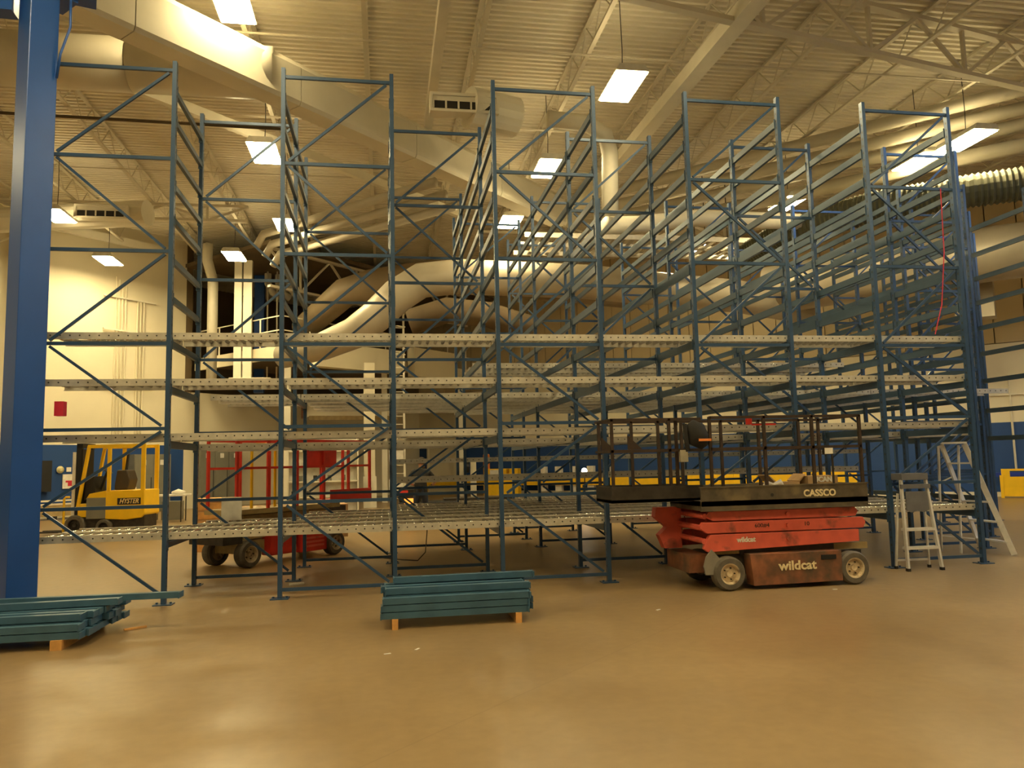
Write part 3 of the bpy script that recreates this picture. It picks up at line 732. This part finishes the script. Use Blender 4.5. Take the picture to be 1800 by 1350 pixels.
# things carried on the lift
t = thing('tool_bag', 'dark jacket with orange trim hung over the lift guard rail', 'jacket', (3.82, 9.06, 1.80))
jb = MB(); jb.sm = True; jb.tube([(-.06, 0, .26), (0, -.01, .18), (.03, -.02, .05), (.10, -.01, -.04)], [.05, .12, .14, .06], 10)
obj('cloth', jb, CLOTH, t); obj('trim', MB().b2(-.02, .14, -.155, -.14, .02, .05), ORNG, t)
obj('sleeve', MB().tube([(-.14, -.02, .24), (-.13, -.03, .0), (-.11, -.02, -.1)], .03, 8), CLOTH, t)
t = thing('work_light', 'small pale junction lamp clipped on the lift mid rail', 'work light', (5.52, 8.955, 1.62))
obj('body', MB().b2(-.06, .06, -.04, .01, 0, .09), DKMET, t); obj('lens', MB().b2(-.055, .055, -.045, -.04, .01, .085), PAPER, t); obj('stem', MB().b2(.05, .07, -.02, 0, -.37, 0), DKMET, t)
def carton(label, c, d, rz=0, open_=False, body=None):
    t = thing('cardboard_box', label, 'box', c, rz)
    obj('carton', MB().b2(-d[0]/2, d[0]/2, -d[1]/2, d[1]/2, 0, d[2]), CARD, t)
    if open_:
        for s_ in (-1, 1): obj('flap', MB().prism([(s_*d[0]/2, d[2]), (s_*(d[0]/2+.09), d[2]+.09), (s_*(d[0]/2+.085), d[2]+.1), (s_*(d[0]/2-.01), d[2]+.012)], (0, -d[1]/2, 0), (0, 1, 0), (1, 0, 0), (0, 0, 1), d[1]), CARD, t)
    if body: text('lettering', body, .09, LETW, t, (0, -d[1]/2-.002, d[2]-.05), bold=.004)
    return t
carton('open cardboard carton with raised flaps on the lift platform', (5.15, 9.45, 1.09), (.34, .3, .19), 0, True)
carton('closed cardboard box marked UCAN on the lift platform', (5.62, 9.40, 1.09), (.42, .3, .26), 0, False, 'UCAN')
wr = MB(); wr.sm = True; wr.tube([(0, 0, 0), (.06, 0, .07), (.16, .02, .04), (.24, 0, .08), (.30, 0, .0)], [.02, .05, .035, .045, .02], 8)
o = tag(obj('plastic_wrap', wr, PLAST), 'crumpled clear plastic wrap beside the open carton', 'wrap'); o.location = (4.75, 9.2, 1.2)
t = thing('red_tool', 'red hammer-like tool resting on the lift top rail', 'tool', (4.62, 9.10, 2.04))
obj('head', MB().tube([(-.06, 0, -.02), (-.06, 0, .07)], .04, 10), REDB, t); obj('handle', MB().b2(-.02, .3, -.012, .012, -.03, -.01), REDB, t)

# ------------------------------------------------------------------ step ladder with grey tray
t = thing('platform_ladder', 'aluminium step ladder with grey tray top standing by the front frames', 'ladder', (7.34, 9.70, 0), -.03)
def lp(z, side, fr):  # leg positions
    f = z/1.20
    hw = .255*(1-f)+.19*f
    yy = (-.0 if fr else .27)+(.12*f if fr else -.08*f)
    return Vector((side*hw, yy, z))
for s_ in (-1, 1):
    obj('front_leg', MB().bar(lp(0.03, s_, 1), lp(1.24, s_, 1), .028, .05), ALU, t)
    obj('rear_leg', MB().bar(lp(.03, s_, 0), lp(1.05, s_, 0), .022, .03), ALU, t)
    obj('foot_cap', MB().box(lp(.02, s_, 1), (.04, .06, .04)), BLACK, t); obj('foot_cap', MB().box(lp(.02, s_, 0), (.035, .04, .04)), BLACK, t)
for z in (.31, .56):
    a, b = lp(z, -1, 1), lp(z, 1, 1); obj('tread', MB().b2(a.x, b.x, a.y-.03, a.y+.09, z-.02, z+.015), ALU, t)
obj('rear_brace', MB().bar(lp(.12, -1, 0), lp(.12, 1, 0), .02, .03), ALU, t)
obj('tray_apron', MB().prism([(-.16, 1.08), (.16, 1.08), (.18, .82), (.1, .79), (0, .81), (-.1, .79), (-.16, .82)], (0, .07, 0), (0, 1, 0), (1, 0, 0), (0, 0, 1), .015), GREYP, t)
obj('top_tray', MB().b2(-.2, .2, .08, .32, 1.24, 1.33).b2(-.22, .22, .07, .11, 1.12, 1.18), GREYP, t)
# tall A frame ladder
t = thing('a_frame_ladder', 'tall aluminium folding ladder at the rightmost front frame', 'ladder', (9.10, 10.98, 0), 0)
A_ = dict(ftl=Vector((-.20, .18, 1.74)), ftr=Vector((.10, .04, 1.74)), fbl=Vector((.56, .40, .02)), fbr=Vector((.46, -.38, .02)))
A_['btl'] = Vector((-.24, .2, 1.72)); A_['btr'] = Vector((.04, .1, 1.72)); A_['bbl'] = Vector((-.22, .34, .02)); A_['bbr'] = Vector((-.13, .02, .02))
def al(a, b, f): return A_[a].lerp(A_[b], f)
obj('side_rail', MB().bar(A_['ftl'], A_['fbl'], .03, .08), ALU, t); obj('side_rail', MB().bar(A_['ftr'], A_['fbr'], .03, .08), ALU, t)
obj('rear_rail', MB().bar(A_['btl'], A_['bbl'], .02, .035), ALU, t); obj('rear_rail', MB().bar(A_['btr'], A_['bbr'], .02, .035), ALU, t)
for i in range(1, 6):
    f = i/5.6; obj('rung', MB().bar(al('ftl', 'fbl', f), al('ftr', 'fbr', f), .09, .025), ALU, t)
obj('top_cap', MB().bar((-.22, .2, 1.76), (.12, .03, 1.76), .14, .03), ALU, t)
obj('rear_brace', MB().bar(al('btl', 'bbl', .85), al('ftl', 'fbl', .9), .012, .02).bar(al('btl', 'bbl', .35), al('ftl', 'fbl', .3), .012, .02), ALU, t)

# ------------------------------------------------------------------ fork truck (far left)
FT = thing('fork_truck', 'yellow electric fork truck facing left before the blue wall', 'fork truck', (-7.85, 22.0, 0), -.12)
def sx_(px): return (px-145)/71.
def sz_(py): return max(0, (935-py)/67.4+.06)
obj('counterweight', MB().prism([(sx_(203), sz_(912)), (sx_(203), sz_(866)), (sx_(212), sz_(863)), (sx_(273), sz_(863)), (sx_(274), sz_(905)), (sx_(268), sz_(911)), (sx_(240), sz_(914))], (0, -.45, 0), (0, 1, 0), (1, 0, 0), (0, 0, 1), .95), YEL, FT, .02)
obj('bonnet', MB().prism([(sx_(168), sz_(877)), (sx_(174), sz_(868)), (sx_(204), sz_(863)), (sx_(204), sz_(877))], (0, -.44, 0), (0, 1, 0), (1, 0, 0), (0, 0, 1), .93), YEL, FT, .01)
obj('battery_panel', MB().b2(sx_(170), sx_(204), -.46, .45, sz_(911), sz_(875)), CABG, FT)
obj('front_cowl', MB().b2(sx_(154), sx_(171), -.44, .44, sz_(908), sz_(885)), YEL, FT, .01)
obj('chassis', MB().b2(sx_(148), sx_(272), -.38, .38, .16, sz_(905)), DKMET, FT)
for x in (sx_(143)+.1, sx_(202)): wheel(FT, x, -.40, .26 if x < .3 else .2, .2, DKMET); wheel(FT, x, .40, .26 if x < .3 else .2, .2, DKMET, 1)
for y_ in (-.42, .42):
    obj('front_pillar', MB().bar((sx_(153), y_, sz_(895)), (sx_(171), y_, sz_(785)), .06, .09, (0, 1, 0)), YEL, FT)
    obj('mid_pillar', MB().b2(sx_(205), sx_(211), y_-.03, y_+.03, sz_(865), sz_(785)), YEL, FT)
    obj('rear_pillar', MB().b2(sx_(266), sx_(273), y_-.03, y_+.03, sz_(865), sz_(788)), YEL, FT)
    obj('roof_rail', MB().b2(sx_(169), sx_(273), y_-.03, y_+.03, sz_(789), sz_(783)), YEL, FT)
for i in range(6): obj('roof_bar', MB().b2(sx_(176+i*17), sx_(179+i*17), -.40, .40, sz_(788), sz_(785)), YEL, FT)
for y_ in (-.28, .28):
    obj('mast_rail', MB().b2(sx_(145), sx_(154), y_-.05, y_+.05, .1, sz_(780)), BLACK, FT)
obj('mast_face', MB().b2(sx_(139), sx_(144.5), -.35, -.22, .12, sz_(795)), PAPER, FT)
obj('mast_crosshead', MB().b2(sx_(145), sx_(156), -.33, .33, sz_(788), sz_(780)), BLACK, FT)
obj('mast_plate', MB().b2(sx_(146), sx_(155), -.3, .3, sz_(900), sz_(790)), BLACK, FT)
obj('fork_guard', MB().tube([(sx_(128), -.4, .1), (sx_(128), -.4, sz_(876)), (sx_(131), -.4, sz_(873)), (sx_(138), -.4, sz_(873))], .03, 8), YEL, FT)
for y_ in (-.2, .2): obj('fork', MB().b2(sx_(70), sx_(140), y_-.05, y_+.05, .06, .10), DKMET, FT)
st = MB(); st.sm = True; st.tube([(.11*math.cos(a*PI/6), .11*math.sin(a*PI/6), 0) for a in range(12)], .012, 6, closed=True)
o = obj('steering_wheel', st, BLACK, FT); o.location = (sx_(192), 0, sz_(830)); o.rotation_euler = (0, .5, 0)
obj('steering_column', MB().bar((sx_(180), 0, sz_(862)), (sx_(191), 0, sz_(831)), .06, .06), BLACK, FT)
obj('dashboard', MB().prism([(sx_(160), sz_(880)), (sx_(162), sz_(845)), (sx_(176), sz_(838)), (sx_(180), sz_(868))], (0, -.3, 0), (0, 1, 0), (1, 0, 0), (0, 0, 1), .6), BLACK, FT)
obj('seat', MB().prism([(sx_(212), sz_(863)), (sx_(212), sz_(855)), (sx_(216), sz_(828)), (sx_(234), sz_(828)), (sx_(240), sz_(845)), (sx_(236), sz_(863))], (0, -.25, 0), (0, 1, 0), (1, 0, 0), (0, 0, 1), .5), mat('brown_seat', (.05, .035, .02), .5), FT, .03)
obj('lever', MB().bar((sx_(222), .1, sz_(828)), (sx_(226), .1, sz_(795)), .05, .06), BLACK, FT)
bd = obj('badge', MB().b2(sx_(225), sx_(267), -.458, -.452, sz_(888), sz_(876.5)), BLACK, FT)
text('lettering', 'HYSTER', .17, mat('badge_yellow', (.8, .6, .25), .5), bd, (sx_(246), -.465, sz_(882.3)), sx=.82, shear=.3, bold=.003)

# ------------------------------------------------------------------ second scissor lift (behind lanes, left of centre)
S2 = thing('scissor_lift', 'red railed lift on dusty wheels seen below and through the left lanes', 'lift', (-1.86, 14.35, 0), .86)
# local x length, y width
for x in (-1.0, .95):
    wheel(S2, x, -.40, .22, .2, HUB); wheel(S2, x, .40, .22, .2, HUB, 1)
obj('chassis', MB().b2(-1.1, 1.05, -.28, .28, .22, .42), TANM, S2)
obj('red_tank_cover', MB().b2(-.55, .0, -.44, -.2, .14, .60), REDB, S2, .02); obj('red_engine_cover', MB().b2(.12, .74, -.46, -.2, .12, .62), REDB, S2, .02)
for i in range(5): obj('louvre', MB().b2(.2, .66, -.468, -.46, .2+i*.07, .235+i*.07), RED, S2)
obj('deck_frame', MB().b2(-1.25, 1.15, -.38, .38, .86, .94), TANM, S2)
obj('scissor_pack', MB().b2(-1.0, .95, -.3, -.24, .45, .84).b2(-1.0, .95, .24, .3, .45, .84), TANM, S2)
obj('step_box', MB().b2(-1.50, -1.12, -.42, .42, .40, .62), DKMET, S2)
def r2p(x, y, z0, z1, m_=REDB): obj('guard_post', MB().b2(x-.022, x+.022, y-.022, y+.022, z0, z1), m_, S2)
for x in (-1.2, -.55, .1, .75, 1.4, 2.0):
    r2p(x, -.36, .94, 2.1); r2p(x, .36, .94, 2.1)
for y_ in (-.36, .36):
    for z in (1.62, 2.09): obj('guard_rail', MB().bar((-1.22, y_, z), (2.02, y_, z), .04, .04), REDB, S2)
obj('toe_board', MB().b2(.9, 2.02, -.39, -.37, .94, 1.18), REDB, S2)
obj('extension_deck', MB().b2(1.15, 2.02, -.36, .36, .94, .98), RED, S2)
for x in (-.85, -.35): obj('yellow_hoop', MB().tube([(x, -.30, .95), (x, -.30, 1.95), (x+.1, -.30, 2.02), (x+.3, -.30, 2.02)], .025, 8), YEL, S2)
obj('control_console', MB().b2(.35, 1.1, -.34, -.3, 1.6, 2.06), REDB, S2)
# pallet load lying beyond, with long carton
t = thing('long_carton', 'long brown carton lying on a wooden pallet behind the lowest lanes', 'box', (-2.3, 16.9, .0), .18)
obj('pallet', MB().b2(-1.5, 1.3, -.5, .5, 0, .14), WOOD, t); obj('carton', MB().b2(-1.0, 1.5, -.4, .4, .14, .82), CARD, t); obj('black_strip', MB().b2(-.95, 1.45, -.405, -.4, .68, .80), DKMET, t)
t = thing('wooden_crate', 'pale wooden crate on a pallet behind the left lanes', 'crate', (-3.75, 18.5, 0), .1)
for i in range(4): obj('slat', MB().b2(-.4, .4, -.42, -.40, .12+i*.2, .27+i*.2), WOOD, t)
obj('body', MB().b2(-.38, .38, -.4, .4, 0, .9), CARD, t); obj('lid', MB().b2(-.42, .42, -.44, .44, .92, .96), WOOD, t)
tag(obj('white_sheet', MB().box((-2.24, 12.1, 1.025), (.29, .02, .34), .1, Matrix.Rotation(-.06, 3, 'X')), PAPER), 'white paper sheet standing on the lowest roller lanes', 'sheet')
tag(obj('floor_rag', MB().box((-1.2, 11.2, .012), (.2, .09, .02), .2), PAPER), 'small white scrap on the floor beside the second frame foot', 'scrap')
pipe('floor_hose', 'thin dark cable dangling from the lanes onto the floor', [(.78, 14.2, .76), (.76, 14.1, .4), (.7, 13.6, .1), (.55, 13.2, .012), (.3, 13.4, .012), (-.1, 13.9, .012)], .009, BLACK, 6, 'cable')

# ------------------------------------------------------------------ things along the far walls
def cab(label, s_, w_, h_, n_, z0=.05, m_=CABG, depth=.45):
    p = Vector((-20, 22, 0))+D45*s_+E45*(.05+depth)
    t = thing('electrical_cabinet', label, 'cabinet', p, PI/4)
    obj('body', MB().b2(0, w_, 0, depth, z0, h_), m_, t)
    for i in range(n_):
        a, b = w_*i/n_+.015, w_*(i+1)/n_-.015
        d = obj('door', MB().b2(a, b, -.02, 0, z0+.05, h_-.04), m_, t)
        obj('label_plate', MB().b2((a+b)/2-.09, (a+b)/2+.09, -.026, -.02, h_-.42, h_-.22), PAPER, d)
        obj('slot', MB().b2(b-.07, b-.04, -.026, -.02, z0+.3, h_-.9), BLACK, d)
cab('grey double electrical cabinet seen through the fork truck cab', 14.35, 1.5, 2.25, 2)
cab('row of tall grey electrical cabinets left of the red railed lift', 17.9-.75, 0.0+2.0, 2.5, 3)
def wallbox(name, label, cat, s_, w_, z0, z1, m_, d=.08, extra=None):
    p = wl(s_, 0, .02+d); t = thing(name, label, cat, p, PI/4)
    obj('body', MB().b2(0, w_, 0, d, z0, z1), m_, t); return t
t = wallbox('fire_sign', 'white sign with red fire alarm symbol on the blue wall', 'sign', 11.95, .55, 1.03, 1.55, PAPER, .04)
obj('symbol', MB().b2(.18, .42, -.006, 0, 1.12, 1.32).b2(.36, .50, -.006, 0, 1.32, 1.42).b2(.1, .2, -.006, 0, 1.25, 1.32), REDS, t)
t = wallbox('alarm_bell', 'round pale alarm bell beside a small plate on the blue wall', 'bell', 11.85, .02, 1.6, 1.62, PAPER, .02)
obj('gong', MB().lathe([(.001, -.08), (.06, -.075), (.13, -.02), (.13, 0)], (0, -.01, 1.72), 'Y', 18), mat('bell_cream', (.6, .55, .3), .4), t); obj('plate', MB().b2(.22, .38, -.02, .0, 1.64, 1.80), PAPER, t)
wallbox('switch_box', 'grey switch box on the wall at the left picture edge', 'switch', 9.65, .35, 1.45, 2.05, CABG, .12)
t = wallbox('black_locker', 'tall black panel on the wall beside the building column', 'panel', 11.0, .48, .95, 2.05, BLACK, .25)
t = thing('conveyor_bed', 'low brown conveyor bed with white rails along the diagonal wall', 'conveyor', (-12.6, 27.6, 0), PI/4)
obj('side_board', MB().b2(-4.2, 4.6, 0, .1, .12, .5), TANM, t); obj('rail', MB().b2(-4.2, 4.6, -.02, .02, .5, .56), WHITE, t); obj('rail', MB().b2(-4.2, 4.6, .6, .64, .6, .66), WHITE, t); obj('bed', MB().b2(-4.2, 4.6, .1, .6, .4, .48), TANM, t)
for x in (-4.1, -2, 0, 2, 4.4): obj('leg', MB().b2(x, x+.08, .02, .6, 0, .12), DKMET, t)
t = thing('black_cabinet', 'low black cabinet with white top at the left picture edge', 'cabinet', (-12.6, 26.6, 0), PI/4)
obj('body', MB().b2(-1.6, .3, 0, .5, .05, .86), BLACK, t); obj('top', MB().b2(-1.65, .35, -.03, .53, .86, .93), WHITE, t); obj('bottom_rail', MB().b2(-1.65, .35, -.03, .0, .03, .09), WHITE, t)
# folding table with supplies
t = thing('folding_table', 'white folding table with supplies right of the fork truck', 'table', (-7.1, 25.9, 0), 0)
obj('tabletop', MB().b2(-1.2, 1.0, -.38, .38, .80, .85), PAPER, t)
for x in (-1.05, .85):
    for y_ in (-.3, .3): obj('leg', MB().bar((x, y_, 0), (x, y_, .8), .03, .03), DKMET, t)
tag(obj('blue_tub', MB().b2(-7.75, -7.35, 25.75, 26.0, .85, 1.0), BLUEB), 'blue tub on the folding table', 'tub')
tag(obj('spray_bottle', MB().lathe([(.001, 0), (.06, 0), (.06, .16), (.02, .2), (.02, .27), (.001, .27)], (-7.6, 25.62, .85), 'Z', 12), PAPER), 'white spray bottle in front of the blue tub', 'bottle')
tag(obj('spray_bottle', MB().lathe([(.001, 0), (.06, 0), (.06, .16), (.03, .2), (.001, .22)], (-6.75, 25.75, .85), 'Z', 12), PAPER), 'white squat bottle at the right of the table', 'bottle')
pm = MB(); pm.sm = True; pm.tube([(-6.6, 25.9, .9), (-6.4, 25.85, .93), (-6.2, 25.9, .9)], [.04, .09, .04], 8)
tag(obj('cloth_heap', pm, PAPER), 'heap of white cloth on the right end of the table', 'cloth')
t = thing('grey_bin', 'two grey steel bins below the folding table', 'bin', (-7.4, 26.8, 0), 0)
obj('body', MB().b2(-.45, .05, 0, .4, 0, .6), CABG, t); obj('body', MB().b2(.25, .85, 0, .4, 0, .6), CABG, t)
tag(obj('socket_box', MB().box((-7.5, 33.9, 2.75), (.3, .1, .35), PI/4), PAPER), 'small pale box at the blue wall corner above the table', 'box')
# cream pillars and pale doorway
t = thing('cream_pillar', 'cream square pillar beyond the lanes left of centre', 'pillar', (-.55, 30.4, 0), .1)
obj('shaft', MB().b2(-.2, .2, -.2, .2, 0, 5.6), CREAM, t); obj('guard', MB().b2(-.25, .25, -.22, -.2, 0, 1.2), WHITE, t)
struct('door_1', MB().box((3.3, 42.3, 1.25), (2.3, .08, 2.5), -PI/4), CREAM)
struct('trim_2', MB().box((3.3, 42.25, 2.56), (2.5, .14, .1), -PI/4).box((4.15, 41.4, 1.25), (.12, .14, 2.5), -PI/4).box((2.45, 43.1, 1.25), (.12, .14, 2.5), -PI/4), WHITE)
t = thing('ladder_cage', 'caged access ladder with white hoops right of the cream pillar', 'ladder', (.55, 30.5, 0), .0)
for x in (-.25, .25): obj('stile', MB().b2(x-.04, x+.04, -.04, .04, .1, 7.7), WHITE, t)
for i in range(22): obj('rung', MB().b2(-.25, .25, -.015, .015, .3+i*.32, .33+i*.32), WHITE, t)
for i in range(5): obj('hoop', MB().tube([(-.25, -.04, 2.6+i*1.1), (-.3, -.4, 2.6+i*1.1), (0, -.62, 2.6+i*1.1), (.3, -.4, 2.6+i*1.1), (.25, -.04, 2.6+i*1.1)], .022, 6), WHITE, t)
for i, z in enumerate((.62, 1.75)): obj('white_plate', MB().b2(-.35, .2, -.10, -.05, z, z+.42), PAPER, t)
# shelving with cream pigeon holes left of the pillar
t = thing('white_shelving', 'white shelving with small goods behind the red lift', 'shelf', (-2.2, 28.6, 0), .1)
obj('back', MB().b2(-1.2, 1.3, .4, .44, 0, 2.6), PAPER, t)
for z in (.5, 1.05, 1.6, 2.15): obj('shelf_board', MB().b2(-1.2, 1.3, 0, .4, z, z+.05), WHITE, t)
for x in (-1.2, 0, 1.25): obj('upright', MB().b2(x, x+.05, 0, .4, 0, 2.6), WHITE, t)
for i in range(9):
    x = -2.2-1.0+i*.25
    tag(obj('small_canister', MB().lathe([(.001, 0), (.07, 0), (.07, .2), (.001, .2)], (x, 28.8+(x+2.2)*.1, 1.10 if i % 2 else .55), 'Z', 10), CABG if i % 3 else DKMET), 'small canister on the white shelving, %s from left' % ORD[i], 'canister', 'canisters on the white shelving')
# person
def person(loc, rz):
    t = thing('person', 'person in a black shirt bending over the dark machine, back turned', 'person', loc, rz)
    V = {'pel': (0, 0, .95), 'sp': (0, -.03, 1.15), 'ch': (0, -.10, 1.36), 'nk': (0, -.14, 1.50), 'hd0': (0, -.17, 1.56), 'hd': (0, -.20, 1.66), 'hd1': (0, -.20, 1.74),
         'shl': (-.19, -.11, 1.42), 'ell': (-.36, -.16, 1.20), 'wrl': (-.26, -.36, 1.12), 'shr': (.19, -.11, 1.42), 'elr': (.36, -.14, 1.20), 'wrr': (.26, -.36, 1.12),
         'hl': (-.10, 0, .90), 'kl': (-.12, -.02, .50), 'al': (-.12, .02, .09), 'tl': (-.13, -.14, .04), 'hr': (.10, 0, .90), 'kr': (.12, -.02, .50), 'ar': (.12, .02, .09), 'tr': (.13, -.14, .04)}
    R_ = {'pel': .15, 'sp': .14, 'ch': .16, 'nk': .06, 'hd0': .075, 'hd': .10, 'hd1': .07, 'shl': .075, 'ell': .045, 'wrl': .032, 'shr': .075, 'elr': .045, 'wrr': .032, 'hl': .10, 'kl': .065, 'al': .045, 'tl': .04, 'hr': .10, 'kr': .065, 'ar': .045, 'tr': .04}
    E_ = [('pel', 'sp'), ('sp', 'ch'), ('ch', 'nk'), ('nk', 'hd0'), ('hd0', 'hd'), ('hd', 'hd1'), ('ch', 'shl'), ('shl', 'ell'), ('ell', 'wrl'), ('ch', 'shr'), ('shr', 'elr'), ('elr', 'wrr'), ('pel', 'hl'), ('hl', 'kl'), ('kl', 'al'), ('al', 'tl'), ('pel', 'hr'), ('hr', 'kr'), ('kr', 'ar'), ('ar', 'tr')]
    K = list(V)
    # fingers and thumb of both hands
    for sd, wr_ in ((-1, 'wrl'), (1, 'wrr')):
        w0 = Vector(V[wr_]); pm_ = 'pm%d' % sd; V[pm_] = tuple(w0+Vector((-sd*.03, -.08, -.01))); R_[pm_] = .034; E_.append((wr_, pm_))
        for k in range(4):
            a = 'f%d%d' % (sd, k); b = a+'b'
            V[a] = tuple(Vector(V[pm_])+Vector(((k-1.5)*.02, -.05, -.01))); V[b] = tuple(Vector(V[a])+Vector((0, -.028-.006*(k in (1, 2)), -.025)))
            R_[a] = .009; R_[b] = .008; E_ += [(pm_, a), (a, b)]
        a = 't%d' % sd; V[a] = tuple(w0+Vector((-sd*.075, -.06, -.015))); R_[a] = .010; E_.append((wr_, a))
    K = list(V)
    me = bpy.data.meshes.new('body'); me.from_pydata([V[k] for k in K], [(K.index(a), K.index(b)) for a, b in E_], [])
    o = put('body', me, None); o.modifiers.new('skin', 'SKIN')
    for i, k in enumerate(K):
        me.skin_vertices[0].data[i].radius = (R_[k], R_[k]); me.skin_vertices[0].data[i].use_root = (k == 'pel')
    s_ = o.modifiers.new('sub', 'SUBSURF'); s_.levels = 1; s_.render_levels = 1
    dg = bpy.context.evaluated_depsgraph_get(); m2 = bpy.data.meshes.new_from_object(o.evaluated_get(dg)); bpy.data.objects.remove(o)
    m2.materials.clear()
    for q_ in (SKIN, CLOTH, JEANS, BLACK): m2.materials.append(q_)
    for p_ in m2.polygons:
        c = p_.center; p_.use_smooth = True
        armd = abs(c.x) > .22
        if c.z < .10: p_.material_index = 3
        elif c.z < .96 and not (armd and c.y < -.2): p_.material_index = 2
        elif c.z < 1.52 and not (armd and (c.z < 1.22 or c.y < -.2)): p_.material_index = 1
        else: p_.material_index = 0
    b = put('body', m2, t)
    h = MB(); h.sm = True; h.lathe([(.001, .115), (.06, .10), (.098, .05), (.108, -.01), (.10, -.05)], (0, -.19, 1.68), 'Z', 16)
    obj('hair', h, mat('dark_hair', (.03, .018, .01), .8), t)
    f = MB()
    f.box((0, -.305, 1.655), (.025, .03, .04)); obj('nose', f, SKIN, t)
    for sd in (-1, 1):
        obj('eye', MB().box((sd*.035, -.292, 1.68), (.025, .01, .012)), BLACK, t); obj('ear', MB().box((sd*.108, -.19, 1.66), (.018, .035, .055)), SKIN, t)
    obj('mouth', MB().box((0, -.288, 1.615), (.045, .01, .008)), REDS, t)
person((.88, 19.0, 0), PI-.2)
# dark powered truck the person works at
t = thing('tow_truck', 'low dark warehouse truck with amber lights behind the lanes', 'truck', (1.3, 21.2, 0), -.05)
obj('body', MB().b2(-.9, 2.4, -.45, .45, .15, .62), BLACK, t, .03); obj('console', MB().b2(-.9, -.3, -.4, .4, .62, .98), BLACK, t, .03); obj('deck', MB().b2(.3, 2.9, -.4, .4, .62, .68), DKMET, t)
obj('amber_light', MB().b2(-.75, -.4, -.47, -.45, .55, .72), REFL, t); obj('red_light', MB().b2(-.9, -.65, -.42, -.40, .85, .93), REDB, t)
for x in (.95, 1.6): obj('plate', MB().b2(x, x+.14, -.47, -.45, .45, .6), PAPER, t)
for x in (-.5, 1.9):
    for y_ in (-.36, .36): obj('wheel', MB().lathe([(.001, -.06), (.16, -.06), (.16, .06), (.001, .06)], (x, y_, .16), 'Y', 14), RUBBER, t)
# yellow cabinets, orange drum pipe, guard rails on the back wall
t = thing('yellow_cabinet', 'low yellow safety cabinets with a white notice by the back wall', 'cabinet', (5.6, 37.9, 0), -.5)
obj('body', MB().b2(-.8, 1.0, 0, .5, 0, 1.05), YELS, t); obj('door', MB().b2(.1, .96, -.02, 0, .05, 1.0), YELS, t); obj('lid', MB().b2(-.8, .4, .02, .48, 1.05, 1.3), YELS, t); obj('lid', MB().b2(.55, 1.0, .02, .48, 1.05, 1.3), YELS, t); obj('notice', MB().b2(-.45, .05, -.01, .02, 1.02, 1.25), PAPER, t)
tag(obj('orange_bollard', MB().lathe([(.17, 0), (.17, 2.0), (.12, 2.05), (.001, 2.05)], (5.1, 38.6, 0), 'Z', 14), ORNG), 'tall orange post left of the yellow cabinets', 'post')
t = thing('round_reel', 'dark round reel on a pale bracket by the blue wall', 'reel', (4.1, 37.0, 0), 0)
obj('reel', MB().lathe([(.001, -.08), (.3, -.08), (.3, .08), (.001, .08)], (-.15, 0, 1.45), 'X', 18), BLACK, t); obj('bracket', MB().b2(0, .28, -.05, .05, .0, 1.8), CREAM, t)
def barrier(label, s0, s1, sumc=45.2, zlo=.05, zhi=.72, rail=None):
    c = Vector((2, sumc-2, 0)); p = c+E45*s0; L = s1-s0
    t = thing('guard_barrier', label, 'barrier', p, -PI/4)
    n_ = max(1, int(L/2.4)); st_ = L/n_
    for i in range(n_):
        obj('yellow_panel', MB().b2(i*st_+.03, (i+1)*st_-.03, 0, .06, zlo, zhi), YELS, t)
        obj('post', MB().b2(i*st_-.05, i*st_+.05, -.04, .0, 0, zhi+.05), YELS, t)
    if rail: obj('top_rail', MB().b2(0, L, 0, .06, rail, rail+.07), YELS, t); obj('end_post', MB().b2(0, .25, 0, .06, zhi, rail), YELS, t)
    return t
barrier('long yellow guard barrier along the blue back wall', .5, 22.5, 45.0, .45, .95)
barrier('solid yellow guard barrier at the right edge before the blue wall', 26.9, 38, 44.6, .05, .72, .92)
t = thing('blue_machine_cover', 'row of blue boxes behind the yellow barrier', 'boxes', Vector((2, 43.3, 0))+E45*27.2, -PI/4)
obj('body', MB().b2(0, 9, .1, .2, .7, .85), BLUEB, t)
for i in range(5):
    p = Vector((2, 43.3, 0))+E45*(8.2+i*.9)
    tag(obj('white_bottle_rack', MB().box((p.x, p.y, .75), (.35, .2, 1.2), -PI/4), PAPER), 'white panel standing by the wall right of the yellow cabinets, %s from left' % ORD[i], 'panel', 'white panels by the back wall')
for i, (s_, z) in enumerate(((28.3, 3.6),)):
    p = Vector((2, 44, 0))+E45*s_-Vector((.06, .06, 0))
    tag(obj('pipe_cross', MB().bar((p.x, p.y, .9), (p.x, p.y, 4.3), .05, .05).bar(p+E45*-.6+Vector((0, 0, 3.6)), p+E45*1.6+Vector((0, 0, 3.6)), .04, .05), WHITE), 'thin cream pipe cross on the right hand back wall', 'pipe')
# bits of litter on the open floor
for i, (x, y, a) in enumerate(((.02, 6.9, .3), (.28, 7.0, 1.), (2.9, 8.1, .6), (5.35, 8.7, .1))):
    tag(obj('floor_scrap', MB().box((x, y, .003), (.06, .022, .005), a), PAPER), 'tiny pale scrap on the bare floor, %s from left' % ORD[i], 'scrap')
